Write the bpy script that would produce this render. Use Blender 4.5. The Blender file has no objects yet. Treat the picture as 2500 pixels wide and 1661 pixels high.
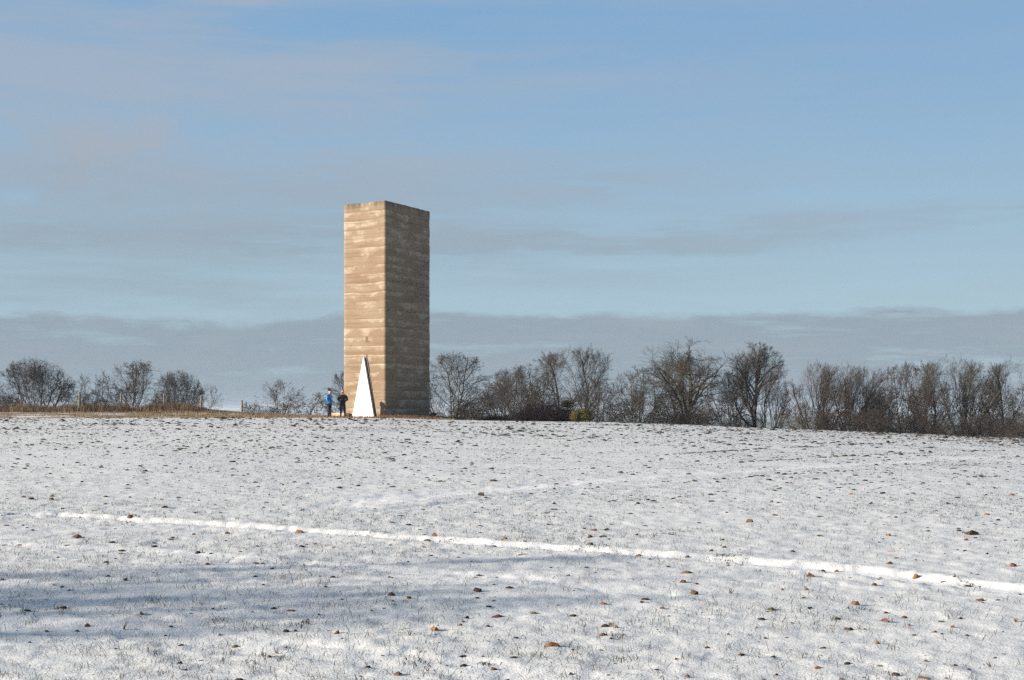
import bpy, bmesh, math, random
import numpy as np
from mathutils import Vector, Matrix

SC = bpy.context.scene
COL = SC.collection
R = math.radians

# ------------------------------------------------------------------ camera
F, HZ, CX, CAMH = 3710.0, 1000.0, 1250.0, 1.6      # focal length and horizon row of the 2500 x 1661 photograph
cam = bpy.data.cameras.new('camera')
cam_o = bpy.data.objects.new('camera', cam); COL.objects.link(cam_o)
cam_o.location = (0, 0, CAMH); cam_o.rotation_euler = (R(90), 0, 0)
cam.sensor_width = 36; cam.lens = F / 2500 * 36
cam.shift_y = (HZ - 830.5) / 2500
cam.clip_start = 0.1; cam.clip_end = 30000
SC.camera = cam_o

# ------------------------------------------------------------------ sky, sun, exposure
SUN_EL, SUN_DIR = R(16.5), (-0.971, -0.239)
EXPOSURE, SKY_STRENGTH, SUN_STRENGTH = 1.12, 0.062, 5.0
SC.view_settings.view_transform = 'Standard'; SC.view_settings.look = 'None'
SC.view_settings.exposure = EXPOSURE; SC.view_settings.gamma = 1; SC.view_settings.use_curve_mapping = False
W = bpy.data.worlds.new('World'); SC.world = W; W.use_nodes = True
WT = W.node_tree; WT.nodes.clear()


class NT:
    """tiny helper to wire shader nodes"""
    def __init__(s, tree): s.t = tree
    def n(s, typ, **kw):
        nd = s.t.nodes.new(typ)
        for k, v in kw.items(): setattr(nd, k, v)
        return nd
    def put(s, sock, v):
        if isinstance(v, bpy.types.NodeSocket): s.t.links.new(v, sock)
        elif v is not None: sock.default_value = v
    def m(s, op, a, b=None, c=None, clamp=False):
        nd = s.n('ShaderNodeMath', operation=op, use_clamp=clamp)
        s.put(nd.inputs[0], a); s.put(nd.inputs[1], b); s.put(nd.inputs[2], c)
        return nd.outputs[0]
    def step(s, x, lo, hi, a=0.0, b=1.0):
        nd = s.n('ShaderNodeMapRange', interpolation_type='SMOOTHSTEP')
        s.put(nd.inputs[0], x); s.put(nd.inputs[1], lo); s.put(nd.inputs[2], hi); s.put(nd.inputs[3], a); s.put(nd.inputs[4], b)
        return nd.outputs[0]
    def noise(s, vec, scale, detail=4, rough=0.55, dist=0.0):
        nd = s.n('ShaderNodeTexNoise'); s.put(nd.inputs['Vector'], vec)
        nd.inputs['Scale'].default_value = scale; nd.inputs['Detail'].default_value = detail
        nd.inputs['Roughness'].default_value = rough; nd.inputs['Distortion'].default_value = dist
        return nd.outputs[0]
    def scale(s, vec, v, off=(0, 0, 0)):
        nd = s.n('ShaderNodeMapping'); s.put(nd.inputs[0], vec)
        nd.inputs['Scale'].default_value = v; nd.inputs['Location'].default_value = off
        return nd.outputs[0]
    def mix(s, f, a, b):
        nd = s.n('ShaderNodeMix', data_type='RGBA'); s.put(nd.inputs[0], f)
        for sk, v in ((nd.inputs[6], a), (nd.inputs[7], b)):
            s.put(sk, v if isinstance(v, bpy.types.NodeSocket) else (*v, 1))
        return nd.outputs[2]


def build_sky():
    k = NT(WT)
    out = k.n('ShaderNodeOutputWorld'); bg = k.n('ShaderNodeBackground')
    sky = k.n('ShaderNodeTexSky', sky_type='NISHITA'); sky.sun_disc = False
    sky.sun_elevation = SUN_EL; sky.sun_rotation = math.atan2(*SUN_DIR)
    sky.altitude = 400; sky.air_density = 1.25; sky.dust_density = 0.25; sky.ozone_density = 5.0
    d = k.n('ShaderNodeTexCoord').outputs['Generated']
    sp = k.n('ShaderNodeSeparateXYZ'); k.put(sp.inputs[0], d)
    x, y, z = sp.outputs
    el = k.m('MULTIPLY', k.m('ARCSINE', z), 57.2958)
    # streaky stratus: noise on the direction, squeezed in height so clouds lie in level bands all round the sky
    sheet = k.scale(d, (3.2, 3.2, 30.0), (5.3, 0.4, 2.0))
    n_band = k.noise(sheet, 1.0, 5, 0.52, 0.3)
    n_fine = k.noise(k.scale(d, (8.0, 8.0, 75.0), (1.0, 4.0, 0.3)), 1.0, 7, 0.64)
    n_edge = k.noise(k.scale(d, (12.0, 12.0, 42.0), (0.7, 2.0, 9.0)), 1.0, 7, 0.62)
    n_big = k.noise(k.scale(d, (3.0, 3.0, 13.0), (3.1, 8.0, 0.0)), 1.0, 3, 0.5)
    left = k.step(x, 0.16, -0.34)                       # cloudier towards the sun's side
    # level bands of stratus
    def band(c, wdt):
        q = k.m('DIVIDE', k.m('SUBTRACT', el, c), wdt)
        return k.m('POWER', 2.71828, k.m('MULTIPLY', k.m('MULTIPLY', q, q), -1))
    n_lump = k.noise(k.scale(d, (7.0, 7.0, 16.0), (4.4, 1.0, 3.0)), 1.0, 3, 0.5)
    top = k.m('ADD', k.m('MULTIPLY', k.m('SUBTRACT', n_edge, 0.5), 2.0), k.m('MULTIPLY', k.m('SUBTRACT', n_lump, 0.5), 1.6))
    low = k.step(k.m('ADD', el, top), 3.80, 3.30)
    low = k.m('MULTIPLY', low, k.step(n_fine, 0.32, 0.48, 0.50, 1.0))
    wob = k.m('ADD', k.m('MULTIPLY', k.m('SUBTRACT', n_edge, 0.5), 1.9), k.m('MULTIPLY', k.m('SUBTRACT', n_lump, 0.5), 1.3))
    el2 = k.m('ADD', el, wob)
    el2 = k.m('SUBTRACT', el2, k.m('MULTIPLY', k.step(x, 0.06, 0.34), 0.9))       # the bands climb towards the right
    def band2(c, wdt):
        q = k.m('DIVIDE', k.m('SUBTRACT', el2, c), wdt)
        q = k.m('MULTIPLY', q, q)
        return k.m('POWER', 2.71828, k.m('MULTIPLY', k.m('MULTIPLY', q, q), -1))
    mid = k.m('MULTIPLY', band2(6.35, 0.72), k.step(n_fine, 0.36, 0.56, 0.30, 1.0))
    mid = k.m('MULTIPLY', mid, k.step(x, 0.30, -0.02, 0.50, 0.90))
    up = k.m('MULTIPLY', band2(8.55, 0.95), k.step(x, 0.26, -0.06, 0.10, 0.92))
    up = k.m('MULTIPLY', up, k.step(n_fine, 0.34, 0.56, 0.40, 1.0))
    veil = k.m('MULTIPLY', k.step(k.m('ADD', k.m('MULTIPLY', n_band, 0.65), k.m('MULTIPLY', n_fine, 0.35)), 0.36, 0.60), k.step(x, 0.26, -0.12, 0.16, 0.80))
    n_puff = k.noise(k.scale(d, (10.0, 10.0, 17.0), (2.0, 6.0, 1.5)), 1.0, 6, 0.6)
    heap = k.m('MULTIPLY', band(9.0, 2.2), k.m('MULTIPLY', k.step(x, -0.10, -0.24), k.step(n_puff, 0.34, 0.60, 0.25, 1.15)))
    dens = low
    for q, a in ((mid, 0.88), (up, 0.80), (veil, 0.85), (heap, 0.95)):
        dens = k.m('MAXIMUM', dens, k.m('MULTIPLY', q, a))
    dens = k.m('MULTIPLY', dens, 0.90, clamp=True)
    ccol = k.mix(k.step(el, 5.0, 12.0), (2.20, 2.72, 3.18), (2.95, 3.34, 3.92))
    ccol = k.mix(k.m('MULTIPLY', k.step(n_fine, 0.45, 0.75), 0.30), ccol, (3.1, 3.35, 3.8))
    ccol = k.mix(k.m('MULTIPLY', k.m('MULTIPLY', heap, k.step(k.m('ADD', n_puff, k.m('MULTIPLY', el, 0.06)), 0.98, 1.22)), 0.85, clamp=True), ccol, (2.95, 3.22, 3.66))
    bluefall = k.mix(k.step(el, 2.0, 16.0), (3.00, 4.10, 4.85), (1.74, 3.08, 4.75))
    hue = k.mix(k.step(el, 45.0, 18.0, 0.15, 0.88), sky.outputs[0], bluefall)
    fin = k.mix(dens, hue, ccol)
    k.put(bg.inputs[0], fin); bg.inputs[1].default_value = SKY_STRENGTH
    k.put(out.inputs[0], bg.outputs[0])
build_sky()

sun = bpy.data.lights.new('sun', 'SUN'); sun.energy = SUN_STRENGTH; sun.angle = R(0.53); sun.color = (1.0, 0.90, 0.76)
sun_o = bpy.data.objects.new('sun', sun); COL.objects.link(sun_o)
sv = Vector((SUN_DIR[0] * math.cos(SUN_EL), SUN_DIR[1] * math.cos(SUN_EL), math.sin(SUN_EL)))
sun_o.rotation_euler = sv.to_track_quat('Z', 'Y').to_euler(); sun_o.location = (-60, -10, 40)

SC.cycles.use_denoising = False; SC.cycles.max_bounces = 6; SC.cycles.diffuse_bounces = 3
rng = np.random.default_rng(7)
rnd = random.Random(11)

# ------------------------------------------------------------------ helpers
def hash2(i, j, seed):
    h = (i.astype(np.int64) * 374761393 + j.astype(np.int64) * 668265263 + seed * 974711) & 0x7fffffff
    h = ((h ^ (h >> 13)) * 1274126177) & 0x7fffffff
    return ((h ^ (h >> 16)) & 0xffff) / 65535.0

def vnoise(x, y, seed=0):
    """smooth value noise, -1..1"""
    x = np.asarray(x, float); y = np.asarray(y, float)
    i = np.floor(x); j = np.floor(y); fx = x - i; fy = y - j
    fx = fx * fx * fx * (fx * (fx * 6 - 15) + 10); fy = fy * fy * fy * (fy * (fy * 6 - 15) + 10)
    a, b = hash2(i, j, seed), hash2(i + 1, j, seed)
    c, d = hash2(i, j + 1, seed), hash2(i + 1, j + 1, seed)
    return ((a * (1 - fx) + b * fx) * (1 - fy) + (c * (1 - fx) + d * fx) * fy) * 2 - 1

def sstep(x, a, b):
    t = np.clip((np.asarray(x, float) - a) / (b - a), 0, 1)
    return t * t * (3 - 2 * t)

def mesh_np(name, verts, faces, smooth=False, fmat=None):
    """verts (n,3); faces (m,3) or (m,4) int array"""
    me = bpy.data.meshes.new(name)
    verts = np.ascontiguousarray(verts, np.float32); faces = np.ascontiguousarray(faces, np.int32)
    k = faces.shape[1]
    me.vertices.add(len(verts)); me.vertices.foreach_set('co', verts.ravel())
    me.loops.add(faces.size); me.loops.foreach_set('vertex_index', faces.ravel())
    me.polygons.add(len(faces))
    me.polygons.foreach_set('loop_start', np.arange(0, faces.size, k, dtype=np.int32))
    if smooth: me.polygons.foreach_set('use_smooth', np.ones(len(faces), bool))
    me.update(calc_edges=True); me.validate()
    return me

def obj(name, me, mat=None, parent=None, **props):
    o = bpy.data.objects.new(name, me); COL.objects.link(o)
    if mat is not None and me is not None and not me.materials: me.materials.append(mat)
    if parent is not None: o.parent = parent
    for k, v in props.items(): o[k] = v
    return o

def thing(name, label, cat, loc=(0, 0, 0), rotz=0, group=None, me=None, mat=None):
    o = obj(name, me, mat); o.location = loc; o.rotation_euler = (0, 0, rotz)
    o['label'] = label; o['category'] = cat
    if group: o['group'] = group
    return o

def box_bm(bm, cx, cy, cz, sx, sy, sz, rotz=0.0, bevel=0.0):
    r = bmesh.ops.create_cube(bm, size=1)
    M = Matrix.Translation((cx, cy, cz)) @ Matrix.Rotation(rotz, 4, 'Z') @ Matrix.Diagonal((sx, sy, sz, 1))
    bmesh.ops.transform(bm, matrix=M, verts=r['verts'])
    if bevel:
        es = list({e for v in r['verts'] for e in v.link_edges})
        bmesh.ops.bevel(bm, geom=es, offset=bevel, segments=2, affect='EDGES')

def bm_mesh(name, bm, smooth=False):
    me = bpy.data.meshes.new(name); bm.to_mesh(me); bm.free()
    if smooth:
        for p in me.polygons: p.use_smooth = True
    return me

def material(name, base=(0.5, 0.5, 0.5), rough=0.9, spec=0.3):
    m = bpy.data.materials.new(name); m.use_nodes = True
    k = NT(m.node_tree); b = m.node_tree.nodes['Principled BSDF']
    b.inputs['Base Color'].default_value = (*base, 1); b.inputs['Roughness'].default_value = rough
    b.inputs['Specular IOR Level'].default_value = spec
    return m, k, b

def noisy(name, a, b_, scale=8.0, rough=0.9, lo=0.35, hi=0.65, bump=0.0, spec=0.3, per_obj=0.0, coord='Object', detail=5):
    """two-tone noise material in object space"""
    m, k, b = material(name, a, rough, spec)
    co = k.n('ShaderNodeTexCoord').outputs[coord]
    n = k.noise(co, scale, detail, 0.6)
    c = k.mix(k.step(n, lo, hi), a, b_)
    if per_obj:
        oi = k.n('ShaderNodeObjectInfo').outputs['Random']
        hv = k.n('ShaderNodeHueSaturation'); k.put(hv.inputs['Color'], c)
        k.put(hv.inputs['Value'], k.m('ADD', k.m('MULTIPLY', oi, per_obj * 2), 1 - per_obj)); c = hv.outputs[0]
    k.put(b.inputs['Base Color'], c)
    if bump:
        bp = k.n('ShaderNodeBump'); bp.inputs['Strength'].default_value = bump; bp.inputs['Distance'].default_value = 0.02
        k.put(bp.inputs['Height'], n); k.put(b.inputs['Normal'], bp.outputs[0])
    return m

# ------------------------------------------------------------------ terrain
CREST_Y = 82.0
_cx = np.array([-60, -28, -17, -6.8, -4.4, 0.0, 5.5, 9.9, 15.5, 21.0, 27.6, 40.0, 80.0])
_cz = np.array([1.12, 1.14, 1.15, 1.145, 1.05, 0.975, 0.915, 0.755, 0.545, 0.315, 0.05, -0.40, -1.6])

def smooth_profile():
    xs = np.linspace(-80, 100, 721); z = np.interp(xs, _cx, _cz)
    kern = np.hanning(13); kern /= kern.sum()
    return xs, np.convolve(np.pad(z, 6, mode='edge'), kern, mode='valid')
_px, _pz = smooth_profile()

def base_z(x, y):
    x = np.asarray(x, float); y = np.asarray(y, float)
    zc = np.interp(x, _px, _pz)
    t = np.clip(y / CREST_Y, -0.2, 1)
    f = zc * t
    # past the crest: a verge rising a little on the left, level by the tower, falling away on the right
    dy = np.maximum(y - CREST_Y, 0)
    leftw = 1 - sstep(x, -19, -11)
    rightw = sstep(x, -5, 1)
    rise = leftw * 0.30 * sstep(y, 82, 90.5)
    drop_r = rightw * 0.022 * dy
    drop_all = 0.03 * np.maximum(y - 100, 0) * (1 - 0.75 * rightw)
    far = -42 * sstep(y, 230, 1400)
    return f + rise - np.minimum(drop_r + drop_all, 6.0) + far

def g2w(px, row, z_off=0.0):
    """point of the ground that is seen at a pixel of the photograph"""
    u = (px - CX) / F; v = (HZ - row) / F
    ys = np.linspace(4, 82, 3000)
    d = CAMH + v * ys - (base_z(u * ys, ys) + z_off)
    i = int(np.argmax(d <= 0)) if (d <= 0).any() else len(ys) - 1
    return float(u * ys[i]), float(ys[i])

TRACKS = [  # rows of the wheel ruts as seen, half width (m), depth (m)
    ([(60, 1255), (160, 1258), (500, 1277), (850, 1303), (1250, 1333), (1700, 1364), (2100, 1396), (2500, 1440), (2900, 1500)], 0.24, 0.030),
    ([(-200, 1316), (0, 1330), (400, 1350), (850, 1386), (1200, 1412), (1600, 1450)], 0.22, 0.010),
    ([(830, 1234), (1050, 1207), (1250, 1191), (1660, 1160), (2000, 1139), (2500, 1112), (2900, 1095)], 0.40, 0.012),
    ([(900, 1250), (1150, 1222), (1700, 1182), (2200, 1150), (2700, 1130)], 0.16, 0.014),
    ([(1660, 1118), (2000, 1098), (2400, 1082)], 0.16, 0.012),
    ([(-100, 1520), (300, 1540), (800, 1590), (1200, 1640), (1500, 1690)], 0.30, 0.010),
]
TRACK_W = []
for pts, hw, dp in TRACKS:
    TRACK_W.append((np.array([g2w(*p) for p in pts]), hw, dp))

def track_field(x, y):
    """rut depth and smooth-snow mask at ground points"""
    dep = np.zeros_like(x); msk = np.zeros_like(x)
    for n, (P, hw, dp) in enumerate(TRACK_W):
        best = np.full(x.shape, 1e9); sgn = np.zeros_like(x)
        for a, b in zip(P[:-1], P[1:]):
            e = b - a; L2 = float(e @ e)
            t = np.clip(((x - a[0]) * e[0] + (y - a[1]) * e[1]) / L2, 0, 1)
            dx = x - a[0] - t * e[0]; dy = y - a[1] - t * e[1]
            dd = np.hypot(dx, dy); nearer = dd < best
            best = np.where(nearer, dd, best)
        w = hw * (1 + 0.22 * vnoise(x * 1.3, y * 1.3, 70 + n) + 0.20 * vnoise(x * 6, y * 6, 80 + n) + 0.15 * vnoise(x * 19, y * 19, 90 + n))
        fl = 1 - sstep(best, w * 0.55, w * 1.05)
        lip = np.exp(-((best - w * 1.25) / (w * 0.35)) ** 2)
        dep = dep - dp * fl + dp * 0.45 * lip
        k = (0.72, 0.45, 0.60, 0.25, 0.40, 0.35)[n]
        msk = np.maximum(msk, k * (0.95 + 0.22 * vnoise(x * 0.9, y * 0.9, 110 + n)).clip(0.6, 1.1) * (1 - sstep(best, w * 0.6, w * 1.3)))
    return dep, msk

def ground_z(x, y, full=True):
    x = np.asarray(x, float); y = np.asarray(y, float)
    z = base_z(x, y)
    near = 1 - sstep(y, 60, 120)
    z = z + near * (0.013 * vnoise(x / 2.6, y / 2.6, 1) + 0.005 * vnoise(x / 0.9, y / 0.9, 2)
                    + 0.006 * vnoise(x / 0.33 + 9, y / 0.33, 3))
    fine = 1 - sstep(y, 18, 55)
    z = z + fine * (0.0075 * vnoise(x / 0.15, y / 0.15, 4) + 0.0045 * vnoise(x / 0.065, y / 0.065, 5))
    if full:
        dep, _ = track_field(x, y)
        z = z + dep
    return z

def gz(x, y):
    return float(ground_z(np.array([x]), np.array([y]))[0])

# snow and soil
def snow_material():
    m, k, b = material('snow_over_soil', (0.8, 0.8, 0.8), 0.75, 0.25)
    co = k.n('ShaderNodeTexCoord').outputs['Object']
    sp = k.n('ShaderNodeSeparateXYZ'); k.put(sp.inputs[0], co)
    trk = k.n('ShaderNodeAttribute', attribute_name='rut').outputs['Fac']
    ver = k.n('ShaderNodeAttribute', attribute_name='verge').outputs['Fac']
    soil_n = k.noise(co, 7.5, 4, 0.65)
    soil_f = k.noise(co, 26.0, 3, 0.6)
    patch = k.noise(co, 0.55, 3, 0.5)
    thr = k.m('ADD', 0.700, k.m('MULTIPLY', k.m('SUBTRACT', 0.5, patch), 0.22))
    thr = k.m('ADD', thr, k.m('MULTIPLY', trk, 0.25))
    bare = k.step(soil_n, thr, k.m('ADD', thr, 0.05))
    dust = k.m('MULTIPLY', k.step(soil_f, 0.46, 0.72), k.m('MULTIPLY', k.m('SUBTRACT', 1.0, trk), 0.34))
    soil = k.mix(soil_f, (0.035, 0.026, 0.018), (0.13, 0.095, 0.06))
    snow = k.mix(dust, (0.595, 0.595, 0.585), (0.28, 0.275, 0.25))
    snow = k.mix(trk, snow, (0.705, 0.70, 0.69))
    c = k.mix(bare, snow, soil)
    # tan dead grass of the verge, snow left in patches
    straw = k.mix(k.noise(co, 5.0, 4, 0.6), (0.13, 0.09, 0.052), (0.32, 0.235, 0.14))
    left_snow = k.step(k.noise(k.scale(co, (0.35, 0.9, 1)), 1.0, 4, 0.6), 0.52, 0.60)
    left_snow = k.m('MULTIPLY', left_snow, k.step(sp.outputs[0], -10.0, -22.0, 0.15, 1.0))
    vg = k.mix(left_snow, straw, (0.66, 0.66, 0.66))
    far = k.n('ShaderNodeAttribute', attribute_name='valley').outputs['Fac']
    wood = k.mix(k.noise(co, 0.006, 4, 0.6), (0.030, 0.038, 0.030), (0.075, 0.075, 0.055))
    vg = k.mix(far, vg, wood)
    c = k.mix(ver, c, vg)
    k.put(b.inputs['Base Color'], c)
    bp = k.n('ShaderNodeBump'); bp.inputs['Strength'].default_value = 0.55; bp.inputs['Distance'].default_value = 0.02
    h = k.m('ADD', k.m('MULTIPLY', soil_n, 0.8), k.m('MULTIPLY', k.noise(co, 60.0, 3, 0.6), 0.35))
    k.put(bp.inputs['Height'], h); k.put(b.inputs['Normal'], bp.outputs[0])
    return m
M_SNOW = snow_material()

def build_ground():
    O = 6.0
    u = np.concatenate([np.linspace(-3.0, -0.36, 60)[:-1], np.linspace(-0.36, 0.36, 470), np.linspace(0.36, 3.0, 60)[1:]])
    s = np.concatenate([np.linspace(0.5, 13, 24)[:-1], 13 * np.exp(np.linspace(0, math.log(86.5 / 13), 520)),
                        np.linspace(87, 110, 50), 112 * np.exp(np.linspace(0, math.log(9000 / 112), 60))])
    U, S = np.meshgrid(u, s)
    X = U * S; Y = S - O
    Z = np.empty_like(X)
    near = Y < 130
    Z[:] = base_z(X, Y)
    dep, msk = np.zeros_like(X), np.zeros_like(X)
    xn, yn = X[near], Y[near]
    Z[near] = ground_z(xn, yn)
    _, msk[near] = track_field(xn, yn)
    edge = 82.4 + 0.35 * vnoise(X / 1.1, X * 0 + 0.5, 21)
    verge = sstep(Y, edge, edge + 0.15) * (1 - sstep(X, -5.0, -2.5))
    verge = np.maximum(verge, sstep(Y, 100, 112))
    valley = sstep(Y, 240, 420)
    lip = np.exp(-((Y - edge) / 0.12) ** 2) * (1 - sstep(X, -5.0, -2.5))
    Z -= 0.035 * lip
    nr, nc = X.shape
    idx = np.arange(nr * nc).reshape(nr, nc)
    faces = np.stack([idx[:-1, :-1], idx[:-1, 1:], idx[1:, 1:], idx[1:, :-1]], -1).reshape(-1, 4)
    me = mesh_np('snow_field', np.stack([X, Y, Z], -1).reshape(-1, 3), faces, smooth=True)
    for nm, a in (('rut', msk), ('verge', verge), ('valley', valley)):
        at = me.attributes.new(nm, 'FLOAT', 'POINT'); at.data.foreach_set('value', a.astype(np.float32).ravel())
    obj('snow_field', me, M_SNOW, kind='structure')
build_ground()

def build_hills():
    m = noisy('distant_woodland', (0.03, 0.045, 0.03), (0.10, 0.11, 0.07), 0.004, 0.95, coord='Object')
    xs = np.linspace(-5200, 5200, 160)
    rows = []
    for y, top, sd in ((1900, -38, 31), (3000, -33, 32), (4600, -26, 33), (6500, -20, 34)):
        t = top + 8 * vnoise(xs / 700, xs * 0 + y, sd) + 3 * vnoise(xs / 160, xs * 0 + y, sd + 9) + 1.6 * vnoise(xs / 45, xs * 0, sd + 19)
        rows.append(np.stack([xs, xs * 0 + y - 500, xs * 0 - 46], -1))
        rows.append(np.stack([xs, xs * 0 + y + 60 * vnoise(xs / 300, xs * 0, sd + 3), t], -1))
    V = np.concatenate(rows); n = len(xs); fs = []
    for r in range(len(rows) - 1):
        i = np.arange(n - 1) + r * n
        fs.append(np.stack([i, i + 1, i + 1 + n, i + n], -1))
    obj('distant_hills', mesh_np('distant_hills', V, np.concatenate(fs), True), m, kind='structure')
build_hills()

def build_haze():
    m = bpy.data.materials.new('haze'); m.use_nodes = True; t = m.node_tree; t.nodes.clear()
    v = t.nodes.new('ShaderNodeVolumePrincipled'); o = t.nodes.new('ShaderNodeOutputMaterial')
    v.inputs['Color'].default_value = (0.66, 0.77, 0.90, 1); v.inputs['Density'].default_value = HAZE
    t.links.new(v.outputs[0], o.inputs['Volume'])
    bm = bmesh.new(); box_bm(bm, 0, 2000, -25.5, 21000, 19000, 83)
    obj('haze', bm_mesh('haze', bm), m, kind='stuff')
HAZE = 0.00014
build_haze()

# ------------------------------------------------------------------ tower
C0 = np.array([-6.97, 84.0]); C1 = np.array([-9.47, 85.7]); CR = np.array([-4.81, 88.7])
PLAN = [C0, CR, np.array([-6.9, 92.0]), np.array([-9.65, 89.6]), C1]      # anticlockwise seen from above
TOP_Z = 13.15; COURSE = 0.5; NCOURSE = 25

def plan_points():
    pts, nrm, per = [], [], []   # outline points, outward normals, distance along the outline
    acc = 0.0
    for i, a in enumerate(PLAN):
        b = PLAN[(i + 1) % len(PLAN)]; p = PLAN[i - 1]
        e = b - a; L = np.hypot(*e); n = np.array([e[1], -e[0]]) / L
        ep = a - p; npv = np.array([ep[1], -ep[0]]) / np.hypot(*ep)
        m = n + npv; m = m / (m @ n)
        k = max(2, int(L / 0.17))
        for j in range(k):
            pts.append(a + e * j / k); nrm.append(m if j == 0 else n); per.append(acc + L * j / k)
        acc += L
    return np.array(pts), np.array(nrm), np.array(per), acc
PP, PN, PS, PLEN = plan_points()

def concrete_material():
    m, k, b = material('rammed_concrete', (0.4, 0.3, 0.2), 0.92, 0.15)
    co = k.n('ShaderNodeTexCoord').outputs['Object']
    oi = k.n('ShaderNodeObjectInfo').outputs['Random']
    sp = k.n('ShaderNodeSeparateXYZ'); k.put(sp.inputs[0], co)
    warp = k.noise(co, 0.5, 2, 0.5)
    zz = k.m('ADD', sp.outputs[2], k.m('MULTIPLY', k.m('SUBTRACT', warp, 0.5), 0.25))
    cv = k.n('ShaderNodeCombineXYZ'); k.put(cv.inputs[0], sp.outputs[0]); k.put(cv.inputs[1], sp.outputs[1]); k.put(cv.inputs[2], zz)
    v = cv.outputs[0]
    broad = k.noise(k.scale(v, (0.34, 0.34, 0.85)), 1.0, 3, 0.5)
    # pale lime cloud: low mounds lying in each day's layer, crisp below the seam and fading downwards
    lay = k.m('FRACT', k.m('DIVIDE', k.m('SUBTRACT', zz, TOP_Z - 12.5), COURSE))
    off = k.n('ShaderNodeCombineXYZ'); k.put(off.inputs[2], k.m('MULTIPLY', oi, 40.0))
    va = k.n('ShaderNodeVectorMath', operation='ADD'); k.put(va.inputs[0], k.scale(co, (0.66, 0.66, 0.7))); k.put(va.inputs[1], off.outputs[0])
    mound = k.noise(va.outputs[0], 1.0, 5, 0.58)
    cloud = k.noise(k.scale(v, (1.5, 1.5, 3.0)), 1.0, 6, 0.66)
    pale_f = k.step(k.m('ADD', mound, k.m('MULTIPLY', k.m('SUBTRACT', lay, 0.55), 0.20)), 0.46, 0.60)
    pale_f = k.m('MULTIPLY', pale_f, k.step(cloud, 0.34, 0.62, 0.12, 1.0))
    lift = k.noise(k.scale(v, (0.25, 0.25, 9.0), (3, 1, 0)), 1.0, 6, 0.70, 0.2)
    grain = k.noise(co, 16.0, 4, 0.7)
    tan_ = k.mix(k.step(broad, 0.36, 0.64), (0.205, 0.140, 0.090), (0.250, 0.188, 0.132))
    tan_ = k.mix(k.m('MULTIPLY', oi, 0.45), tan_, (0.235, 0.172, 0.116))
    pale = k.mix(k.m('MULTIPLY', pale_f, 0.78), tan_, (0.39, 0.325, 0.25))
    strat = k.mix(k.m('MULTIPLY', k.step(lift, 0.46, 0.68), 0.62), pale, (0.145, 0.095, 0.060))
    c = k.mix(k.m('MULTIPLY', k.step(grain, 0.55, 0.80), 0.40), strat, (0.105, 0.074, 0.052))
    # rain-dark crown with runs below it
    runs = k.noise(k.scale(co, (2.6, 2.6, 0.22)), 1.0, 4, 0.65)
    top = k.step(k.m('ADD', sp.outputs[2], k.m('MULTIPLY', k.m('SUBTRACT', runs, 0.5), 1.7)), 12.75, 13.35)
    c = k.mix(k.m('MULTIPLY', top, 0.85), c, (0.070, 0.062, 0.055))
    k.put(b.inputs['Base Color'], c)
    bp = k.n('ShaderNodeBump'); bp.inputs['Strength'].default_value = 0.6; bp.inputs['Distance'].default_value = 0.03
    k.put(bp.inputs['Height'], k.m('ADD', k.m('MULTIPLY', cloud, 1.0), k.m('MULTIPLY', grain, 0.35)))
    k.put(b.inputs['Normal'], bp.outputs[0])
    return m
M_CONC = concrete_material()
M_IRON = noisy('weathered_iron', (0.09, 0.065, 0.045), (0.15, 0.11, 0.08), 8, 0.7)
M_PLATE_SHADE = noisy('dark_plate_gap_shade', (0.035, 0.025, 0.018), (0.07, 0.045, 0.03), 6, 0.5)  # dark tone of the door plate, also painted shade of the door gap
M_DOOR = noisy('pale_brushed_door', (0.66, 0.64, 0.60), (0.82, 0.81, 0.78), 1.6, 0.45, spec=0.5)
M_PLUG = noisy('dark_tie_hole', (0.02, 0.016, 0.013), (0.04, 0.03, 0.025), 30, 0.4)

def seam(kk):
    z = TOP_Z - (NCOURSE - kk) * COURSE
    if kk in (0, NCOURSE): return np.full(len(PS), z)
    ang = PS / PLEN * 2 * math.pi
    rx, ry = 3.2 * np.cos(ang), 3.2 * np.sin(ang)
    return z + 0.025 * vnoise(rx * 0.9 + 3 * kk, ry * 0.9 + 31, 40) + 0.012 * vnoise(rx * 3.1 + 7 * kk, ry * 3.1, 41)

FACE_E = (C1 - C0) / np.hypot(*(C1 - C0)); FACE_N = np.array([FACE_E[1], -FACE_E[0]])
if FACE_N @ np.array([0, -1.0]) < 0: FACE_N = -FACE_N
SIDE_E = (CR - C0) / np.hypot(*(CR - C0)); SIDE_N = np.array([SIDE_E[1], -SIDE_E[0]])
FACE_ANG = math.atan2(FACE_E[1], FACE_E[0])

def face_pt(px, row, off=0.0, P=C0, E=None, N=None):
    E = FACE_E if E is None else E; N = FACE_N if N is None else N
    u = (px - CX) / F
    o = P + N * off
    t = (u * o[1] - o[0]) / (E[0] - u * E[1])
    q = o + E * t
    return np.array([q[0], q[1], CAMH + (HZ - row) / F * q[1]]), t

def prism(name, tri, off0, off1, mat, parent, bevel=0.0, **pr):
    """a flat outline on the lit face (pixels), from depth off0 to off1 in front of it"""
    bm = bmesh.new()
    a = [bm.verts.new(face_pt(px, r, 0)[0] + np.append(FACE_N * off0, 0)) for px, r in tri]
    c = [bm.verts.new(face_pt(px, r, 0)[0] + np.append(FACE_N * off1, 0)) for px, r in tri]
    n = len(tri); bm.faces.new(a); bm.faces.new(c[::-1])
    for i in range(n): bm.faces.new((a[i], a[(i + 1) % n], c[(i + 1) % n], c[i]))
    bmesh.ops.recalc_face_normals(bm, faces=bm.faces)
    if bevel: bmesh.ops.bevel(bm, geom=list(bm.edges), offset=bevel, segments=1, affect='EDGES')
    return obj(name, bm_mesh(name, bm), mat, parent, **pr)

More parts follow.
